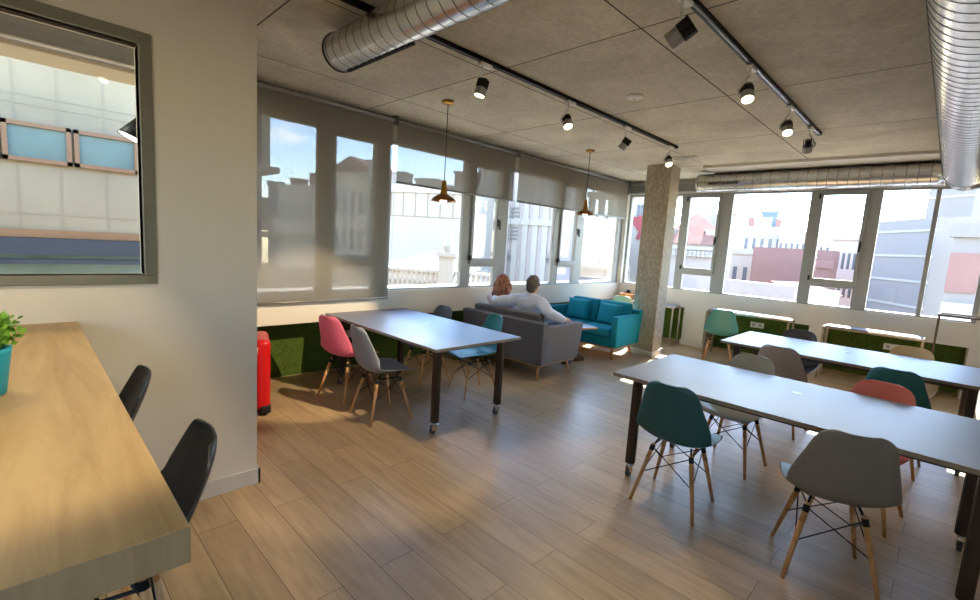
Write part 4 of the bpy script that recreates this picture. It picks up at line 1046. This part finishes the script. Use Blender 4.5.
# rear view
t, zt, L = B_('white church tower with slit windows and red emblem at the corner', 622, 30, 658, 30, (120, 0), 'white', group=GBR, depth=2.5)
for k, uu in enumerate((638.5, 642, 645)):
    p = at_dist(uu, 212, 30); x = (Vector((p.x, p.y, 0)) - t.matrix_world.translation).dot(t.matrix_world.to_3x3() @ Vector((1, 0, 0)))
    z0_ = at_dist(uu, 220, 30).z; z1_ = at_dist(uu, 206, 30).z
    bm = B(); box(bm, x - .09, x + .09, -.05, .05, z0_, z1_); rod(bm, (x, -.05, z1_), (x, .05, z1_), .09, n=12); finish('slit_window', bm, BM['win'], t)
p = at_dist(639, 224, 30); x = (Vector((p.x, p.y, 0)) - t.matrix_world.translation).dot(t.matrix_world.to_3x3() @ Vector((1, 0, 0))); z = p.z
bm = B(); pts = [(-.5, .5), (-.15, .38), (0, .55), (.2, .38), (.55, .5), (.5, .05), (.3, -.1), (.36, -.45), (.1, -.95), (-.12, -.9), (.02, -.5), (-.2, -.15), (-.42, 0)]
fv = [bm.verts.new((x + px_, -.12, z + pz_)) for px_, pz_ in pts]; f = bm.faces.new(fv); ret = bmesh.ops.extrude_face_region(bm, geom=[f])
for v in ret['geom']:
    if isinstance(v, bmesh.types.BMVert): v.co.y += .12
finish('emblem', bm, BM['redm'], t)
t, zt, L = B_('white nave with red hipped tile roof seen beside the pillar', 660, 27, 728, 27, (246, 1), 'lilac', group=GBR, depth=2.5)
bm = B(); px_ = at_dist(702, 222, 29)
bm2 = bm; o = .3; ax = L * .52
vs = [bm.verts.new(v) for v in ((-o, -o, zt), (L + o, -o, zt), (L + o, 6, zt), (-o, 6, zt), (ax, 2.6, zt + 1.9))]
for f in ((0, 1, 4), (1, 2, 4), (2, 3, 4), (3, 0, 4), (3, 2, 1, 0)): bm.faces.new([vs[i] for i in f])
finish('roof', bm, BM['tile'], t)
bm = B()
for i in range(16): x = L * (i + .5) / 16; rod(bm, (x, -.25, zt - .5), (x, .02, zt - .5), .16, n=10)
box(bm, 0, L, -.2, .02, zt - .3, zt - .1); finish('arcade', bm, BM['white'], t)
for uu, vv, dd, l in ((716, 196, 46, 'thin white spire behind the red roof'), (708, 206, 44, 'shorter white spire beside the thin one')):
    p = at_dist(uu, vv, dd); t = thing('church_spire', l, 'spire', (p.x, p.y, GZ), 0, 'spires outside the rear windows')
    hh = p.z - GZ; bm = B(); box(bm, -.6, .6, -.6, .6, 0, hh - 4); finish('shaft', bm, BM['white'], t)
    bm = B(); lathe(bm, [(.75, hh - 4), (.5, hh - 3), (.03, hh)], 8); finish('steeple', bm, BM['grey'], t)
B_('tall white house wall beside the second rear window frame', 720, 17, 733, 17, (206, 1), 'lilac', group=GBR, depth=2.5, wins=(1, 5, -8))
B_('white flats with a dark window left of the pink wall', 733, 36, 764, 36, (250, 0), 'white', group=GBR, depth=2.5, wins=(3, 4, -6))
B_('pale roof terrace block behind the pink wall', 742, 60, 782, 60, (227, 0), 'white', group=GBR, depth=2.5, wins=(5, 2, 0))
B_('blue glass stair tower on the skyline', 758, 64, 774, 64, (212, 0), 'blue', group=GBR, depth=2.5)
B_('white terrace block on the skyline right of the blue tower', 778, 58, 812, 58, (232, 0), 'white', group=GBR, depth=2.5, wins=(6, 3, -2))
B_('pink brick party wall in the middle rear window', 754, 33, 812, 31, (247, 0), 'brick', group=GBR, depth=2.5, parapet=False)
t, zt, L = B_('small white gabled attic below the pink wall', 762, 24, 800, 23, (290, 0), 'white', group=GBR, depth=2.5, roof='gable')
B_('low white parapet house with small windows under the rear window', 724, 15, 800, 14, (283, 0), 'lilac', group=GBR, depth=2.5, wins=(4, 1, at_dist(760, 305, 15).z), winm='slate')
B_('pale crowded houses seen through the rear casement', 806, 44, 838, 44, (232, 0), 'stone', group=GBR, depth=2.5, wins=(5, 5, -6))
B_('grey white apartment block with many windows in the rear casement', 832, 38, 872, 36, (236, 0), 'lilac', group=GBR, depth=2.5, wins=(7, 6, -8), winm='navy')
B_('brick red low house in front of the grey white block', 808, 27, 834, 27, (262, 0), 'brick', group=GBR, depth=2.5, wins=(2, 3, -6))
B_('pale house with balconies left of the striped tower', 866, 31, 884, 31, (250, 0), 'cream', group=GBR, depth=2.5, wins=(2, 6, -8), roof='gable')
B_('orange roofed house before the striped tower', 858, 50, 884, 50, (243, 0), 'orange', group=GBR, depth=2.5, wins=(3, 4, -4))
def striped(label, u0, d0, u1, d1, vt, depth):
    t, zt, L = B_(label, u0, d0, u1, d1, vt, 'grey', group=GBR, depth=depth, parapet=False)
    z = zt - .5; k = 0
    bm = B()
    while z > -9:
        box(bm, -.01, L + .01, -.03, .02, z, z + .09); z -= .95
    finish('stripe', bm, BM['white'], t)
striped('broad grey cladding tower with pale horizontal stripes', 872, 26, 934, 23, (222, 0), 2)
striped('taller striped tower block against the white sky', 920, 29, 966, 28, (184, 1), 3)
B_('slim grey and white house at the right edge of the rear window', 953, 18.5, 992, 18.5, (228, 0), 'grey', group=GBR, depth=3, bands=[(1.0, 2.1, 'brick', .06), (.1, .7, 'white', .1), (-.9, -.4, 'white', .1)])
t = thing('street_ground', None, None); 
bpy.data.objects.remove(t)
g = obox('ground_outside', BM['seam'], None, -150, 150, -150, 200, GZ - .2, GZ); struct(g)

# ------------------------------------------------------------------ light
SUN = Vector((-.2, 1, .80)).normalized()
sd = bpy.data.lights.new('sun', 'SUN'); sd.energy = 24; sd.angle = .009; sd.color = (1, .95, .86)
so = bpy.data.objects.new('sun', sd); C.objects.link(so); so.rotation_euler = SUN.to_track_quat('Z', 'Y').to_euler(); so.location = (0, 20, 20)
w = bpy.data.worlds.new('sky'); sc.world = w; w.use_nodes = True; nt = w.node_tree; nt.nodes.clear(); L = nt.links.new
out = N(nt, 'ShaderNodeOutputWorld'); bg = N(nt, 'ShaderNodeBackground'); bg.inputs['Strength'].default_value = SKY = 1.6
sky = N(nt, 'ShaderNodeTexSky'); sky.sky_type = 'NISHITA'; sky.sun_disc = False; sky.sun_elevation = math.radians(40); sky.sun_rotation = math.radians(-11); sky.air_density = 1.1; sky.dust_density = .15; sky.ozone_density = 3
tc = N(nt, 'ShaderNodeTexCoord'); mp = N(nt, 'ShaderNodeMapping'); mp.inputs['Scale'].default_value = (1, 1, 3.2)
L(tc.outputs['Generated'], mp.inputs['Vector'])
nz = N(nt, 'ShaderNodeTexNoise', **{'Scale': 4.5, 'Detail': 7, 'Roughness': .55}); L(mp.outputs['Vector'], nz.inputs['Vector'])
cr = N(nt, 'ShaderNodeValToRGB'); cr.color_ramp.elements[0].position = .60; cr.color_ramp.elements[1].position = .72; L(nz.outputs['Fac'], cr.inputs['Fac'])
mx_ = N(nt, 'ShaderNodeMix', data_type='RGBA'); mx_.inputs[7].default_value = (7, 7.2, 7.6, 1); L(cr.outputs['Color'], mx_.inputs[0]); L(sky.outputs[0], mx_.inputs[6])
L(mx_.outputs[2], bg.inputs['Color']); L(bg.outputs[0], out.inputs[0])
sc.cycles.max_bounces = 10; sc.cycles.diffuse_bounces = 6; sc.cycles.transparent_max_bounces = 16; sc.cycles.caustics_reflective = False; sc.cycles.caustics_refractive = False
sc.cycles.sample_clamp_indirect = 8
